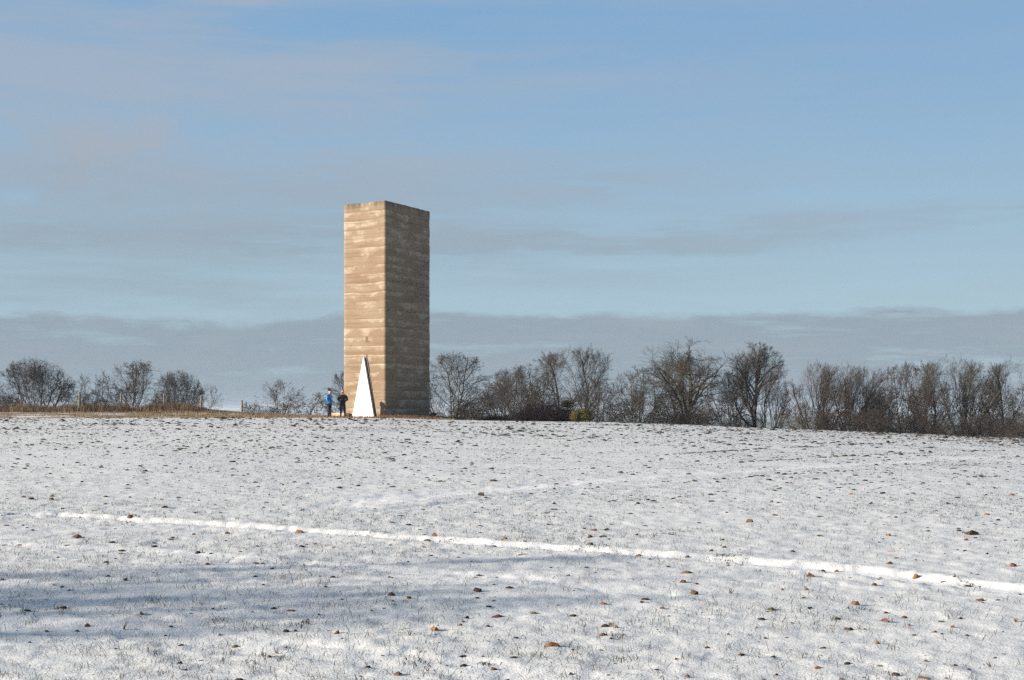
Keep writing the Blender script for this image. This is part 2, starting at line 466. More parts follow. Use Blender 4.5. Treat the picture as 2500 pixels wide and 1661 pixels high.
def build_tower():
    T = thing('chapel_tower', 'tall sand-coloured tower of rammed concrete layers with a pale triangular door', 'tower')
    n = len(PP); rr = random.Random(5)
    ts = [0.0, 0.05, 0.12, 0.35, 0.62, 0.88, 0.955, 1.0]
    ins = [-0.022, -0.004, 0.0, 0.0, 0.0, 0.0, -0.002, -0.012]
    for kk in range(NCOURSE):
        lo, hi = seam(kk), seam(kk + 1)
        out = rr.uniform(-0.008, 0.008)
        V = []
        for t, d in zip(ts, ins):
            d2 = d
            if kk == NCOURSE - 1 and t > 0.9: d2 = 0.0
            d2 = d2 * (0.35 + 0.65 * sstep(vnoise(PS * 1.4 + 5 * kk, PS * 0 + kk * 3.1, 47), -0.5, 0.6))
            rough = 0.006 * vnoise(PS * 2.3 + kk * 13, np.full(n, t * 3.0 + kk * 7), 43)
            xy = PP + PN * (d2 + out + rough * (0 < t < 1))[:, None]
            if kk == NCOURSE - 1 and t == 1.0: hi = hi + 0.007 * vnoise(PS * 1.7, PS * 0, 48) + 0.005 * vnoise(PS * 6, PS * 0, 49)
            V.append(np.column_stack([xy, lo + (hi - lo) * t]))
        V = np.concatenate(V); fs = []
        i = np.arange(n); j = (i + 1) % n
        for r in range(len(ts) - 1): fs.append(np.stack([i + r * n, j + r * n, j + (r + 1) * n, i + (r + 1) * n], -1))
        me = mesh_np('concrete_layer', V, np.concatenate(fs), False)
        obj('concrete_layer', me, M_CONC, T)
    bm = bmesh.new()
    inner = [bm.verts.new((*(p - nn * 0.03), TOP_Z - 0.04)) for p, nn in zip(PP, PN)]
    bm.faces.new(inner)
    obj('roof', bm_mesh('roof', bm), M_CONC, T)
    # triangular doorway: dark prism paints the shaded gap round the door, pale leaf standing proud of it
    prism('door_gap_shade', [(862.5, 1030), (921.5, 1030), (895.6, 866)], -0.05, 0.03, M_PLATE_SHADE, T)
    D = prism('door', [(863.5, 1021.5), (917.0, 1021.5), (891.4, 871)], 0.032, 0.15, M_DOOR, T, 0.004)
    prism('door_plate', [(876.3, 992.3), (880.0, 992.6), (880.0, 994.2), (876.3, 993.9)], 0.151, 0.158, M_PLATE_SHADE, D)
    # small iron mark above the door: two uprights with short bars
    bm = bmesh.new()
    def bar(x0, y0, x1, y1, w=0.6):
        p0, _ = face_pt(x0, y0, 0.02); p1, _ = face_pt(x1, y1, 0.02)
        d = p1 - p0; L = np.linalg.norm(d); mid = (p0 + p1) / 2
        z = Vector(d).normalized(); q = z.to_track_quat('Z', 'Y')
        r = bmesh.ops.create_cube(bm, size=1)
        bmesh.ops.transform(bm, matrix=Matrix.Translation(mid) @ q.to_matrix().to_4x4() @ Matrix.Diagonal((w * 0.0226, w * 0.0226, L, 1)), verts=r['verts'])
    bar(893.4, 820.5, 893.4, 836.5); bar(896.6, 822.5, 896.6, 836); bar(891.2, 827.5, 901.5, 828.0)
    bar(893.4, 823.8, 896.6, 823.8, 0.7); bar(896.6, 832.0, 901.6, 836.2, 0.7); bar(897, 832.2, 900.6, 832.2, 0.7)
    obj('iron_emblem', bm_mesh('iron_emblem', bm), M_IRON, T)
    # formwork tie holes with dark plugs: about two rows to every three layers
    def plug(bm, P, N):
        q = Vector((N[0], N[1], 0)).to_track_quat('Z', 'Y').to_matrix().to_4x4()
        bmesh.ops.create_cone(bm, cap_ends=True, segments=8, radius1=0.030, radius2=0.030, depth=0.02,
                              matrix=Matrix.Translation(P) @ q)
    bm = bmesh.new(); rp = random.Random(3)
    for r in range(21):
        z = 1.75 + r * 0.54
        for c in range(7):
            s = 0.35 + c * 0.74 + (0.37 if r % 2 else 0) + rp.uniform(-0.05, 0.05)
            if s > 5.0: continue
            q = C0 + SIDE_E * s + SIDE_N * 0.004
            plug(bm, (q[0], q[1], z + rp.uniform(-0.04, 0.04)), SIDE_N)
    for px, row in ((852, 962), (915, 958), (905, 640), (868, 655), (925, 560), (850, 560), (915, 722), (865, 742), (927, 850), (857, 845)):
        q, _ = face_pt(px, row, 0.004); plug(bm, tuple(q), FACE_N)
    obj('tie_hole_plugs', bm_mesh('tie_hole_plugs', bm), M_PLUG, T, kind='stuff')
build_tower()

def build_bench():
    m = noisy('bench_concrete', (0.42, 0.29, 0.19), (0.52, 0.38, 0.26), 3.0, 0.9, bump=0.3)
    a, ta = face_pt(849.0, 1014, 0.17); b, tb = face_pt(813.5, 1014, 0.17)
    mid = (a + b) / 2; L = float(np.hypot(*(b - a)[:2]))
    z0 = gz(mid[0], mid[1]) - 0.12; ztop = CAMH + (HZ - 1008.5) / F * mid[1]
    B = thing('bench', 'low peach-coloured concrete bench along the foot of the tower, left of the door', 'bench', (mid[0], mid[1], z0), FACE_ANG)
    h = ztop - z0
    bm = bmesh.new(); box_bm(bm, 0, 0, h - 0.06, L, 0.31, 0.12, 0, 0.012); obj('seat', bm_mesh('seat', bm), m, B)
    bm = bmesh.new(); box_bm(bm, 0, 0, (h - 0.123) / 2, L - 0.04, 0.28, h - 0.123, 0, 0.01); obj('base', bm_mesh('base', bm), m, B)
build_bench()

def build_bin():
    x, y = (1057.5 - CX) / F * 87.0, 87.0
    z0 = gz(x, y) - 0.02; zt = CAMH + (HZ - 1008.5) / F * y
    m = noisy('slate_blue_metal', (0.045, 0.055, 0.075), (0.07, 0.08, 0.10), 5, 0.6)
    B = thing('storage_box', 'low dark slate-blue box beside the right foot of the tower', 'box', (x, y, z0), 0.25)
    h = zt - z0
    bm = bmesh.new(); box_bm(bm, 0, 0, (h - 0.05) / 2, 0.34, 0.34, h - 0.05, 0, 0.01); obj('body', bm_mesh('body', bm), m, B)
    bm = bmesh.new(); box_bm(bm, 0, 0, h - 0.023, 0.38, 0.38, 0.044, 0, 0.01); obj('lid', bm_mesh('lid', bm), m, B)
build_bin()

# ------------------------------------------------------------------ fence on the left
def build_fence():
    m = noisy('grey_fence_wood', (0.13, 0.105, 0.085), (0.26, 0.22, 0.18), 9, 0.95, bump=0.4)
    mw = noisy('galvanised_wire', (0.16, 0.16, 0.16), (0.22, 0.22, 0.22), 20, 0.5)
    Fc = thing('wire_fence', 'grey wooden post and wire fence in the dry grass along the field edge', 'fence', (-20, 91, gz(-20, 91)))
    base = np.array(Fc.location)
    posts = [(-60, 958, .15, 0), (194, 957, .150, .015), (295, 960, .10, .05), (401, 961, .11, 0), (491, 965, .125, .04), (591, 977, .115, .0), (773, 991, .075, 0), (690, 983, .09, .02)]
    tops = []
    for px, row, w, lean in posts:
        y = 91.0 + (0.6 if px in (295, 401) else 0); x = (px - CX) / F * y
        zt = CAMH + (HZ - row) / F * y; zb = gz(x, y) - 0.25
        bm = bmesh.new()
        bmesh.ops.create_cone(bm, cap_ends=True, segments=9, radius1=w / 2 * 1.08, radius2=w / 2 * 0.92, depth=zt - zb)
        for v in bm.verts:
            v.co.x += lean * v.co.z + rnd.uniform(-.004, .004)
            if v.co.z > 0: v.co.z += rnd.uniform(-0.025, 0.015)
        o = obj('post', bm_mesh('post', bm), m, Fc); o.location = np.array([x, y, (zt + zb) / 2]) - base
        tops.append((px, x, y, zt, zb + .25))
    tops.sort()
    for lv in (0.90, 0.66, 0.42, 0.2):
        V, Fs = [], []
        for a, b in zip(tops[:-1], tops[1:]):
            p = np.array([a[1], a[2] - 0.075, a[4] + (a[3] - a[4]) * lv]); q = np.array([b[1], b[2] - 0.075, b[4] + (b[3] - b[4]) * lv])
            N = 7
            for i in range(N + 1):
                t = i / N; c = p + (q - p) * t; c[2] -= 0.05 * 4 * t * (1 - t) * 0.6
                k0 = len(V)
                for j in range(3):
                    an = j * 2.094; V.append(c + 0.0045 * np.array([0, math.cos(an), math.sin(an)]) - base)
                if i:
                    for j in range(3): Fs.append((k0 - 3 + j, k0 - 3 + (j + 1) % 3, k0 + (j + 1) % 3, k0 + j))
        obj('wire', mesh_np('wire', np.array(V), np.array(Fs)), mw, Fc)
build_fence()

# ------------------------------------------------------------------ bare trees
def bark(name, a, b_, twig):
    m, k, b = material(name, a, 0.95, 0.1)
    co = k.n('ShaderNodeTexCoord').outputs['Object']
    c = k.mix(k.step(k.noise(co, 1.6, 5, 0.65), 0.38, 0.66), a, b_)
    c = k.mix(k.m('MULTIPLY', k.n('ShaderNodeObjectInfo').outputs['Random'], 0.35), c, twig)
    k.put(b.inputs['Base Color'], c)
    return m
BARK = {
    'grey': (bark('grey_brown_bark', (0.036, 0.031, 0.027), (0.085, 0.073, 0.061), (0.055, 0.046, 0.036)),
             bark('grey_brown_twigs', (0.043, 0.036, 0.032), (0.080, 0.065, 0.057), (0.060, 0.046, 0.038))),
    'moss': (bark('mossy_bark', (0.036, 0.031, 0.025), (0.100, 0.088, 0.050), (0.065, 0.060, 0.034)),
             bark('brown_twigs', (0.043, 0.036, 0.030), (0.080, 0.067, 0.050), (0.066, 0.050, 0.036))),
    'red': (bark('dark_bark', (0.032, 0.026, 0.023), (0.068, 0.054, 0.043), (0.052, 0.037, 0.029)),
            bark('reddish_twigs', (0.045, 0.035, 0.030), (0.083, 0.060, 0.049), (0.072, 0.046, 0.035))),
}

def tubes(name, segs, sides):
    """segs: list of (p0, p1, r0, r1) -> one mesh of small tapered tubes"""
    A = np.array([s[0] for s in segs]); B = np.array([s[1] for s in segs])
    ra = np.array([s[2] for s in segs]); rb = np.array([s[3] for s in segs])
    D = B - A; L = np.linalg.norm(D, axis=1, keepdims=True); D = D / np.maximum(L, 1e-6)
    ref = np.where(np.abs(D[:, 2:3]) > 0.9, np.array([[1., 0, 0]]), np.array([[0, 0, 1.]]))
    Xv = np.cross(D, ref); Xv /= np.linalg.norm(Xv, axis=1, keepdims=True); Yv = np.cross(D, Xv)
    n = len(segs); V = np.empty((n, 2, sides, 3))
    for j in range(sides):
        a = 2 * math.pi * j / sides; o = Xv * math.cos(a) + Yv * math.sin(a)
        V[:, 0, j] = A + o * ra[:, None]; V[:, 1, j] = B + o * rb[:, None]
    i0 = np.arange(n) * 2 * sides; fs = []
    for j in range(sides):
        k = (j + 1) % sides
        fs.append(np.stack([i0 + j, i0 + k, i0 + sides + k, i0 + sides + j], -1))
    return mesh_np(name, V.reshape(-1, 3), np.concatenate(fs), smooth=True)

def grow(seed, H, W, stems=1, clear=0.18, spread=0.9, limbs=9, subs=9, twigs=8, fine=4, lean=(0, 0), wiggle=0.16, up=0.25,
         trunk_r=0.022, cz=0.55, arch=0.0, twig_r=0.0095):
    """bare tree inside an ellipsoid crown; returns (thick segments, thin segments)"""
    r = random.Random(seed)
    C = np.array([lean[0] * 0.5, lean[1] * 0.5, H * cz]); E = np.array([W / 2, W / 2, H * (1 - cz)])
    thick, thin = [], []
    def unit(v): return v / (math.sqrt(v @ v) + 1e-9)
    def reach(p, d):
        q = (p - C) / E; w = d / E; a = w @ w; b = 2 * q @ w; c = q @ q - 1
        disc = b * b - 4 * a * c
        if disc <= 0: return 0.3 * H * 0.2
        return max(0.05 * H, (-b + math.sqrt(disc)) / (2 * a))
    def line(p, d, L, r0, r1, nseg, wig, upk):
        pts = [p]; s = L / nseg
        for i in range(nseg):
            d = unit(d + np.array([r.gauss(0, wig), r.gauss(0, wig), r.gauss(0, wig * 0.8) + upk / nseg + 0.0]))
            if arch: d = unit(d + np.array([0, 0, -arch * (i / nseg)]))
            d = unit(d + np.array([lean[0], lean[1], 0]) * 0.05)
            p = p + d * s; pts.append(p)
        rad = [r0 + (r1 - r0) * (i / nseg) ** 0.8 for i in range(nseg + 1)]
        return pts, rad
    def emit(pts, rad, dst):
        for i in range(len(pts) - 1): dst.append((pts[i], pts[i + 1], rad[i], rad[i + 1]))
    def at(pts, rad, t):
        f = t * (len(pts) - 1); i = min(int(f), len(pts) - 2); f -= i
        return pts[i] + (pts[i + 1] - pts[i]) * f, rad[i] + (rad[i + 1] - rad[i]) * f, unit(pts[i + 1] - pts[i])
    def side(d, ang):
        v = np.array([r.gauss(0, 1), r.gauss(0, 1), r.gauss(0, 1)]); v = unit(v - d * (v @ d))
        return unit(d * math.cos(ang) + v * math.sin(ang))
    counts = [limbs, subs, twigs, fine]
    def branch(p, d, L, r0, lv):
        nseg = (7, 6, 5, 4, 2)[lv]
        pts, rad = line(p, d, L, r0, r0 * (0.35, 0.3, 0.35, 0.4, 0.5)[lv], nseg, wiggle * (0.6, 1, 1.1, 1.1, 1.1)[lv], up * (0.3, 0.7, 0.6, 0.5, 0.4)[lv])
        emit(pts, rad, thick if lv < 2 else thin)
        if lv == 4: return
        n = counts[lv]; n = max(2, int(n * r.uniform(0.8, 1.2)))
        t0 = clear / max(0.2, (L / H)) if lv == 0 else 0.22
        t0 = min(t0, 0.6)
        for i in range(n):
            t = t0 + (1 - t0) * (i + r.random() * 0.8) / n; t = min(t, 0.985)
            q, rq, dq = at(pts, rad, t)
            ang = r.uniform(0.45, 1.0) * spread * ((1.15 - 0.5 * t) if lv == 0 else 1.0)
            dd = side(dq, ang)
            if lv and dd[2] < -0.15: dd[2] *= 0.3; dd = unit(dd)
            Lr = reach(q, dd)
            if lv == 0: LL = Lr * r.uniform(0.72, 1.02)
            else: LL = min(Lr * r.uniform(0.8, 1.08), L * r.uniform(0.38, 0.72) * (1.15 - 0.55 * t))
            rr = max(min(rq * r.uniform(0.5, 0.75), LL * 0.030 + 0.004), twig_r * (1.0 if lv >= 2 else 1.6))
            if lv >= 2: rr = min(rr, twig_r * (1.5 if lv == 2 else 1.0))
            branch(q, dd, LL, rr, lv + 1)
    for s in range(stems):
        if stems == 1:
            p = np.zeros(3); d = unit(np.array([lean[0] * 0.4, lean[1] * 0.4, 1.0]))
        else:
            a = 2 * math.pi * (s + r.random() * 0.7) / stems; q = r.uniform(0.15, 1.0)
            p = np.array([math.cos(a), math.sin(a), 0]) * q * W * 0.05
            d = unit(np.array([math.cos(a) * q * 0.75 * spread + lean[0] * 0.3, math.sin(a) * q * 0.75 * spread, 1.0]))
        L = reach(p + d * 0.02 * H, d) * r.uniform(0.86, 1.0)
        branch(p - d * 0.15, d, L, trunk_r * H * (1.0 if stems == 1 else 0.62 * r.uniform(0.7, 1.1)), 0)
    # bring the grown tree to exactly its stated height and width
    Q = np.array([s[1] for s in thick + thin])
    lo, hi = np.percentile(Q[:, :2], 1.0, axis=0), np.percentile(Q[:, :2], 99.0, axis=0)
    mid = (lo + hi) / 2; kx = W / (hi - lo); kz = H / np.percentile(Q[:, 2], 99.8)
    def fit(p):
        b = min(1, max(0, p[2]) / (H * 0.5))
        return np.array([(p[0] - mid[0] * b) * kx[0], (p[1] - mid[1] * b) * kx[1], p[2] * kz])
    thick = [(fit(a), fit(b), c, d) for a, b, c, d in thick]; thin = [(fit(a), fit(b), c, d) for a, b, c, d in thin]
    return thick, thin

PROTO = {}
def proto(key, **kw):
    a, b = grow(**kw)
    PROTO[key] = (tubes('trunk', a, 6), tubes('crown', b, 3), kw['H'], kw['W']); print(key, len(a), len(b))

proto('oak_a', seed=1, H=10, W=11, stems=1, clear=0.10, spread=1.05, limbs=15, subs=8, twigs=9, fine=5, wiggle=0.20, up=0.30, cz=0.44, trunk_r=0.031)
proto('oak_b', seed=2, H=10, W=7.5, stems=2, clear=0.12, spread=0.9, limbs=11, subs=8, twigs=8, fine=5, wiggle=0.15, up=0.45, cz=0.46, trunk_r=0.031)
proto('round_a', seed=3, H=6, W=8, stems=7, clear=0.05, spread=1.2, limbs=8, subs=7, twigs=6, fine=4, wiggle=0.13, up=0.45, cz=0.34, trunk_r=0.027)
proto('round_b', seed=4, H=6, W=7, stems=4, clear=0.06, spread=1.1, limbs=11, subs=7, twigs=6, fine=4, wiggle=0.15, up=0.42, cz=0.38, trunk_r=0.028)
proto('wind_a', seed=5, H=8, W=8.5, stems=6, clear=0.07, spread=0.95, limbs=9, subs=7, twigs=7, fine=3, wiggle=0.13, up=0.7, lean=(0.7, 0.2), cz=0.40, trunk_r=0.030)
proto('wind_b', seed=6, H=8, W=6.5, stems=3, clear=0.09, spread=0.9, limbs=12, subs=8, twigs=7, fine=3, wiggle=0.13, up=0.75, lean=(0.9, 0.1), cz=0.44, trunk_r=0.032)
proto('thicket_a', seed=7, H=6, W=7, stems=8, clear=0.05, spread=1.05, limbs=7, subs=6, twigs=5, fine=3, wiggle=0.17, up=0.5, cz=0.38, trunk_r=0.024)
proto('thicket_b', seed=8, H=5, W=7, stems=9, clear=0.05, spread=1.2, limbs=7, subs=6, twigs=5, fine=3, wiggle=0.2, up=0.35, cz=0.36, trunk_r=0.024)
proto('orchard', seed=9, H=4, W=5.2, stems=3, clear=0.10, spread=1.1, limbs=8, subs=6, twigs=6, fine=3, wiggle=0.24, up=0.2, cz=0.45, trunk_r=0.026, arch=0.10)
proto('sparse', seed=10, H=4.5, W=5, stems=3, clear=0.15, spread=0.95, limbs=6, subs=5, twigs=5, fine=2, wiggle=0.2, up=0.5, cz=0.5, trunk_r=0.018)
proto('scrub', seed=12, H=2.4, W=3.6, stems=9, clear=0.06, spread=1.1, limbs=5, subs=5, twigs=4, fine=2, wiggle=0.22, up=0.4, cz=0.42, trunk_r=0.014, twig_r=0.009)
proto('tall', seed=13, H=10, W=7, stems=1, clear=0.16, spread=0.9, limbs=17, subs=8, twigs=9, fine=5, wiggle=0.13, up=0.65, cz=0.50, lean=(0.4, 0), trunk_r=0.028)

def plant(key, px0, px1, row_top, row_base, y, tint, label, cat='tree', group=None, rot=None, name=None, sink=0.0):
    """a tree standing at distance y whose silhouette fills px0..px1 and reaches row_top"""
    tr, cr, H, Wd = PROTO[key]
    x = ((px0 + px1) / 2 - CX) / F * y
    zt = CAMH + (HZ - row_top) / F * y; zb = gz(x, y) - 0.06 - sink
    w = (px1 - px0) / F * y
    o = thing(name or 'bare_tree', label, cat, (x, y, zb), 0, group)
    o.scale = (w / Wd * 1.08, w / Wd * 1.08, (zt - zb) / H * 1.02)
    ang = rnd.uniform(0, 6.28) if rot is None else rot
    o.rotation_euler = (0, 0, ang)
    mt, mc = BARK[tint]
    for nm, me, mm in (('trunk', tr, mt), ('crown', cr, mc)):
        c = bpy.data.objects.new(nm, me); COL.objects.link(c); c.parent = o
        if not me.materials: me.materials.append(mm)
        c.material_slots[0].link = 'OBJECT'; c.material_slots[0].material = mm
    return o

GT = 'bare winter trees along the skyline'
# left of the tower
plant('round_b', -95, 28, 925, 1012, 165, 'grey', 'bare bush cut off by the left edge of the photo, behind the dry grass', group=GT, cat='tree')
plant('round_a', 2, 180, 878, 1014, 160, 'grey', 'broad round-crowned bare tree behind the fence, leftmost full crown', group=GT)
plant('sparse', 178, 262, 914, 1012, 165, 'grey', 'small thin bare tree just right of the thickest fence post', group=GT)
plant('round_b', 236, 392, 884, 1014, 160, 'grey', 'tall multi-stemmed bare tree with domed crown behind the middle fence posts', group=GT)
plant('round_a', 376, 492, 906, 1014, 166, 'grey', 'lower spreading bare tree between the domed tree and the leaning fence post', group=GT, rot=2.0)
plant('sparse', 470, 534, 936, 1014, 155, 'grey', 'spindly bare bush behind the leaning post at the end of the dry grass', group=GT, cat='bush')
plant('scrub', 588, 640, 982, 1022, 130, 'grey', 'tiny leafless bush right of the lone fence post', group=GT, cat='bush')
plant('sparse', 628, 738, 928, 1022, 128, 'red', 'thin pointed bare tree standing alone between the fence and the people', group=GT)
plant('orchard', 698, 800, 948, 1020, 125, 'red', 'low tangled bush with arching bare branches left of the blue jacket', group=GT, cat='bush', rot=0.6)
plant('orchard', 770, 862, 966, 1022, 122, 'red', 'low tangled bare bush behind the two standing people', group=GT, cat='bush', rot=3.6)
plant('round_b', 802, 905, 908, 1022, 150, 'grey', 'bare tree half hidden behind the left edge of the tower', group=GT, rot=1.2)
# right of the tower
plant('round_b', 1016, 1196, 866, 1044, 150, 'moss', 'bare tree with a rounded crown just right of the tower', group=GT, rot=4.0)
plant('sparse', 1030, 1100, 948, 1040, 140, 'grey', 'slim young bare tree at the right edge of the tower', group=GT)
plant('thicket_b', 1160, 1300, 934, 1044, 160, 'grey', 'low spreading bare bush in the gap left of the reddish bramble', group=GT, cat='bush')
plant('thicket_a', 1200, 1372, 892, 1048, 172, 'moss', 'many-stemmed bare tree rising behind the left of the reddish bramble', group=GT)
plant('oak_b', 1288, 1432, 856, 1052, 180, 'moss', 'tall bare tree with mossy trunk right behind the reddish bramble', group=GT, rot=0.4)
plant('oak_b', 1362, 1486, 848, 1054, 185, 'moss', 'tall bare tree with side-leaning crown rising behind the yellow gorse', group=GT, rot=2.5)
plant('thicket_b', 1400, 1530, 926, 1052, 165, 'grey', 'low dense bare bush between the gorse and the big oak', group=GT, cat='bush', rot=1.5)
plant('thicket_a', 1490, 1636, 898, 1056, 175, 'moss', 'dense bare thicket on the left flank of the big oak', group=GT, rot=4.5)
plant('oak_a', 1556, 1800, 832, 1062, 178, 'moss', 'widest and tallest bare oak with heavy spreading limbs', group=GT, rot=2.2)
plant('thicket_b', 1590, 1740, 935, 1062, 188, 'grey', 'low bare bush behind the trunk of the widest oak', group=GT, cat='bush', rot=0.2)
plant('sparse', 1760, 1830, 905, 1064, 182, 'grey', 'thin crooked bare tree in the gap right of the widest oak', group=GT)
plant('tall', 1766, 1912, 840, 1066, 180, 'grey', 'tall upright bare tree with one straight dark trunk', group=GT, rot=0.3)
plant('wind_b', 1834, 1926, 892, 1068, 176, 'grey', 'smaller bare tree leaning beside the tall upright tree', group=GT, rot=0.1)
plant('wind_a', 1924, 2080, 888, 1074, 172, 'red', 'dense dark multi-stemmed bare tree past the upright tree', group=GT, rot=0.0)
plant('wind_a', 2010, 2146, 894, 1078, 176, 'moss', 'wind-swept bare tree with its crown combed to the right, behind the dark one', group=GT, rot=0.35)
plant('thicket_b', 1960, 2150, 1000, 1078, 168, 'red', 'low brown undergrowth bush at the foot of the dark multi-stemmed tree', group=GT, cat='bush')
plant('round_b', 2134, 2266, 888, 1086, 172, 'red', 'rusty-tipped bare tree with several leaning stems', group=GT, rot=0.0)
plant('thicket_a', 2096, 2200, 952, 1084, 182, 'moss', 'short bare thicket left of the rusty-tipped tree', group=GT, cat='bush', rot=2.4)
plant('oak_b', 2222, 2336, 878, 1090, 178, 'moss', 'slender greenish bare tree between the rusty-tipped tree and its broad neighbour', group=GT, rot=0.3)
plant('wind_a', 2280, 2430, 880, 1094, 174, 'moss', 'broad bare tree fanning out from one dark base near the right end', group=GT, rot=0.1)
plant('oak_b', 2392, 2502, 882, 1098, 176, 'moss', 'bare tree with two slanting trunks, last full crown on the right', group=GT, rot=0.0)
plant('oak_b', 2470, 2590, 930, 1100, 172, 'grey', 'bare tree cut off by the right edge of the photo', group=GT, rot=1.0)
plant('round_b', 1186, 1310, 905, 1046, 182, 'grey', 'bare bushy tree behind the low bush left of the bramble', group=GT, rot=3.3)
plant('oak_b', 1600, 1720, 868, 1062, 196, 'grey', 'further bare tree showing through the left limbs of the widest oak', group=GT, rot=5.0)
plant('thicket_a', 1720, 1840, 905, 1066, 196, 'grey', 'further bare thicket between the widest oak and the tall upright tree', group=GT, rot=1.0)
plant('wind_b', 2070, 2180, 900, 1080, 190, 'red', 'further leaning bare tree left of the rusty-tipped one', group=GT, rot=0.2)
plant('thicket_a', 2210, 2340, 915, 1090, 192, 'grey', 'further bare thicket behind the slender greenish tree', group=GT, rot=3.0)
plant('thicket_a', 2350, 2490, 920, 1096, 192, 'grey', 'further bare thicket behind the two slanting trunks', group=GT, rot=5.2)
for a, b, rt, yy, lb in ((150, 260, 962, 170, 'low leafless scrub between the broad crown and the domed tree'), (360, 450, 955, 172, 'low leafless scrub behind the two middle posts'),
                         (-30, 70, 968, 172, 'low leafless scrub under the left edge of the broad crown'), (640, 760, 985, 134, 'low leafless scrub right of the thin pointed tree'), (1080, 1180, 975, 156, 'low leafless scrub beside the round tree by the tower')):
    plant('thicket_b', a, b, rt, 1020, yy, 'grey', lb, 'bush', 'low scrub behind the left fence and tower', name='bush')
for i, (a, b, rt, rb, yy, rz, lb) in enumerate([
        (1470, 1640, 965, 1056, 170, 0.4, 'tangled undergrowth on the left flank of the widest oak'),
        (1620, 1800, 990, 1062, 172, 1.4, 'tangled undergrowth round the trunk of the widest oak'),
        (1880, 2040, 985, 1072, 170, 2.9, 'tangled undergrowth left of the dark multi-stemmed tree'),
        (2040, 2200, 1000, 1080, 168, 3.8, 'tangled undergrowth between the dark tree and the rusty-tipped one'),
        (2180, 2330, 1010, 1088, 169, 4.4, 'tangled undergrowth below the slender greenish tree'),
        (2310, 2480, 1012, 1096, 169, 5.3, 'tangled undergrowth below the broad fanning tree'),
        (2440, 2600, 1010, 1102, 168, 0.9, 'tangled undergrowth at the right edge of the photo')]):
    plant('thicket_b', a, b, rt, rb, yy, 'grey' if i % 2 else 'moss', lb, 'bush', 'undergrowth below the skyline trees', rot=rz, name='bush')
for i, (a, b, rt, rb, yy, lb) in enumerate([
        (1770, 1870, 1010, 1062, 190, 'low scrub under the tall upright tree'),
        (2180, 2300, 1010, 1082, 186, 'low scrub under the rusty-tipped tree'),
        (2330, 2460, 1018, 1092, 188, 'low scrub at the foot of the broad fanning tree'),
        (1640, 1770, 1000, 1060, 186, 'low scrub right of the widest oak trunk'),
        (1100, 1190, 990, 1040, 150, 'low scrub at the foot of the round tree by the tower')]):
    plant('scrub', a, b, rt, rb, yy, 'grey', lb, 'bush', 'scrub under the skyline trees', name='bush')

# trees beyond the left edge of the picture, whose soft shadows cross the foreground
for i, (x, y, s, kkey, lb) in enumerate([(-28, 4.7, 1.95, 'sparse', 'slender bare tree left of the field, the one nearest the camera'),
                                         (-26, 5.6, 1.85, 'sparse', 'slender bare tree left of the field, second from the camera'),
                                         (-27, 6.7, 2.05, 'sparse', 'slender bare tree left of the field, the one farthest from the camera')]):
    o = thing('bare_tree', lb, 'tree', (x, y, gz(x, y) - 0.1), i * 1.7, 'trees at the left side of the field')
    o.scale = (0.9, 0.9, s)
    tr, cr, H, Wd = PROTO[kkey]
    for nm, me, mm in (('trunk', tr, BARK['grey'][0]), ('crown', cr, BARK['grey'][1])):
        obj(nm, me, None, o)

# ------------------------------------------------------------------ bramble and gorse by the right-hand trees
def wand_mesh(name, n, rx, ry, h, seed, rad=0.006, droop=0.5, N=5):
    r = np.random.default_rng(seed); segs = []
    a = r.uniform(0, 6.283, n); q = np.sqrt(r.uniform(0, 1, n))
    bx, by = rx * 0.75 * q * np.cos(a), ry * 0.75 * q * np.sin(a)
    for i in range(n):
        p = np.array([bx[i], by[i], -0.1]); prof = math.sqrt(max(0.05, 1 - (bx[i] / rx) ** 2))
        d = np.array([bx[i] / rx * 0.7 + r.normal(0, .35), r.normal(0, .35), 1.2]); d /= np.linalg.norm(d)
        L = h * prof * r.uniform(0.65, 1.1)
        for j in range(N):
            d = d + np.array([r.normal(0, .18), r.normal(0, .18), -droop * j / N + r.normal(0, .1)]); d /= np.linalg.norm(d)
            e = p + d * L / N; segs.append((p, e, rad * (1 - j / N * .6), rad * (1 - (j + 1) / N * .6)))
            if j >= 1:
                dd = d + r.normal(0, 0.7, 3); dd /= np.linalg.norm(dd); segs.append((e, e + dd * L * 0.16, rad * 0.5, rad * 0.3))
            p = e
    return tubes(name, segs, 3)

def leaf_cloud(name, blobs, n, seed, size=0.05):
    r = np.random.default_rng(seed); P, i = [], 0
    w = np.array([b[3] * b[4] * b[5] for b in blobs]); w = w / w.sum()
    which = r.choice(len(blobs), n, p=w)
    B = np.array(blobs)[which]
    d = r.normal(0, 1, (n, 3)); d /= np.linalg.norm(d, axis=1, keepdims=True)
    rad = r.uniform(0, 1, n) ** 0.45
    c = B[:, :3] + d * B[:, 3:6] * rad[:, None] * (1 + 0.12 * r.normal(0, 1, (n, 1)))
    t = r.normal(0, 1, (n, 3)) + np.array([0, 0, 0.8]); t /= np.linalg.norm(t, axis=1, keepdims=True)
    s = np.cross(t, r.normal(0, 1, (n, 3))); s /= np.linalg.norm(s, axis=1, keepdims=True)
    L = size * r.uniform(0.6, 1.5, (n, 1))
    V = np.stack([c - s * L * 0.28, c + s * L * 0.28, c + t * L], 1).reshape(-1, 3)
    return mesh_np(name, V, np.arange(3 * n).reshape(-1, 3))

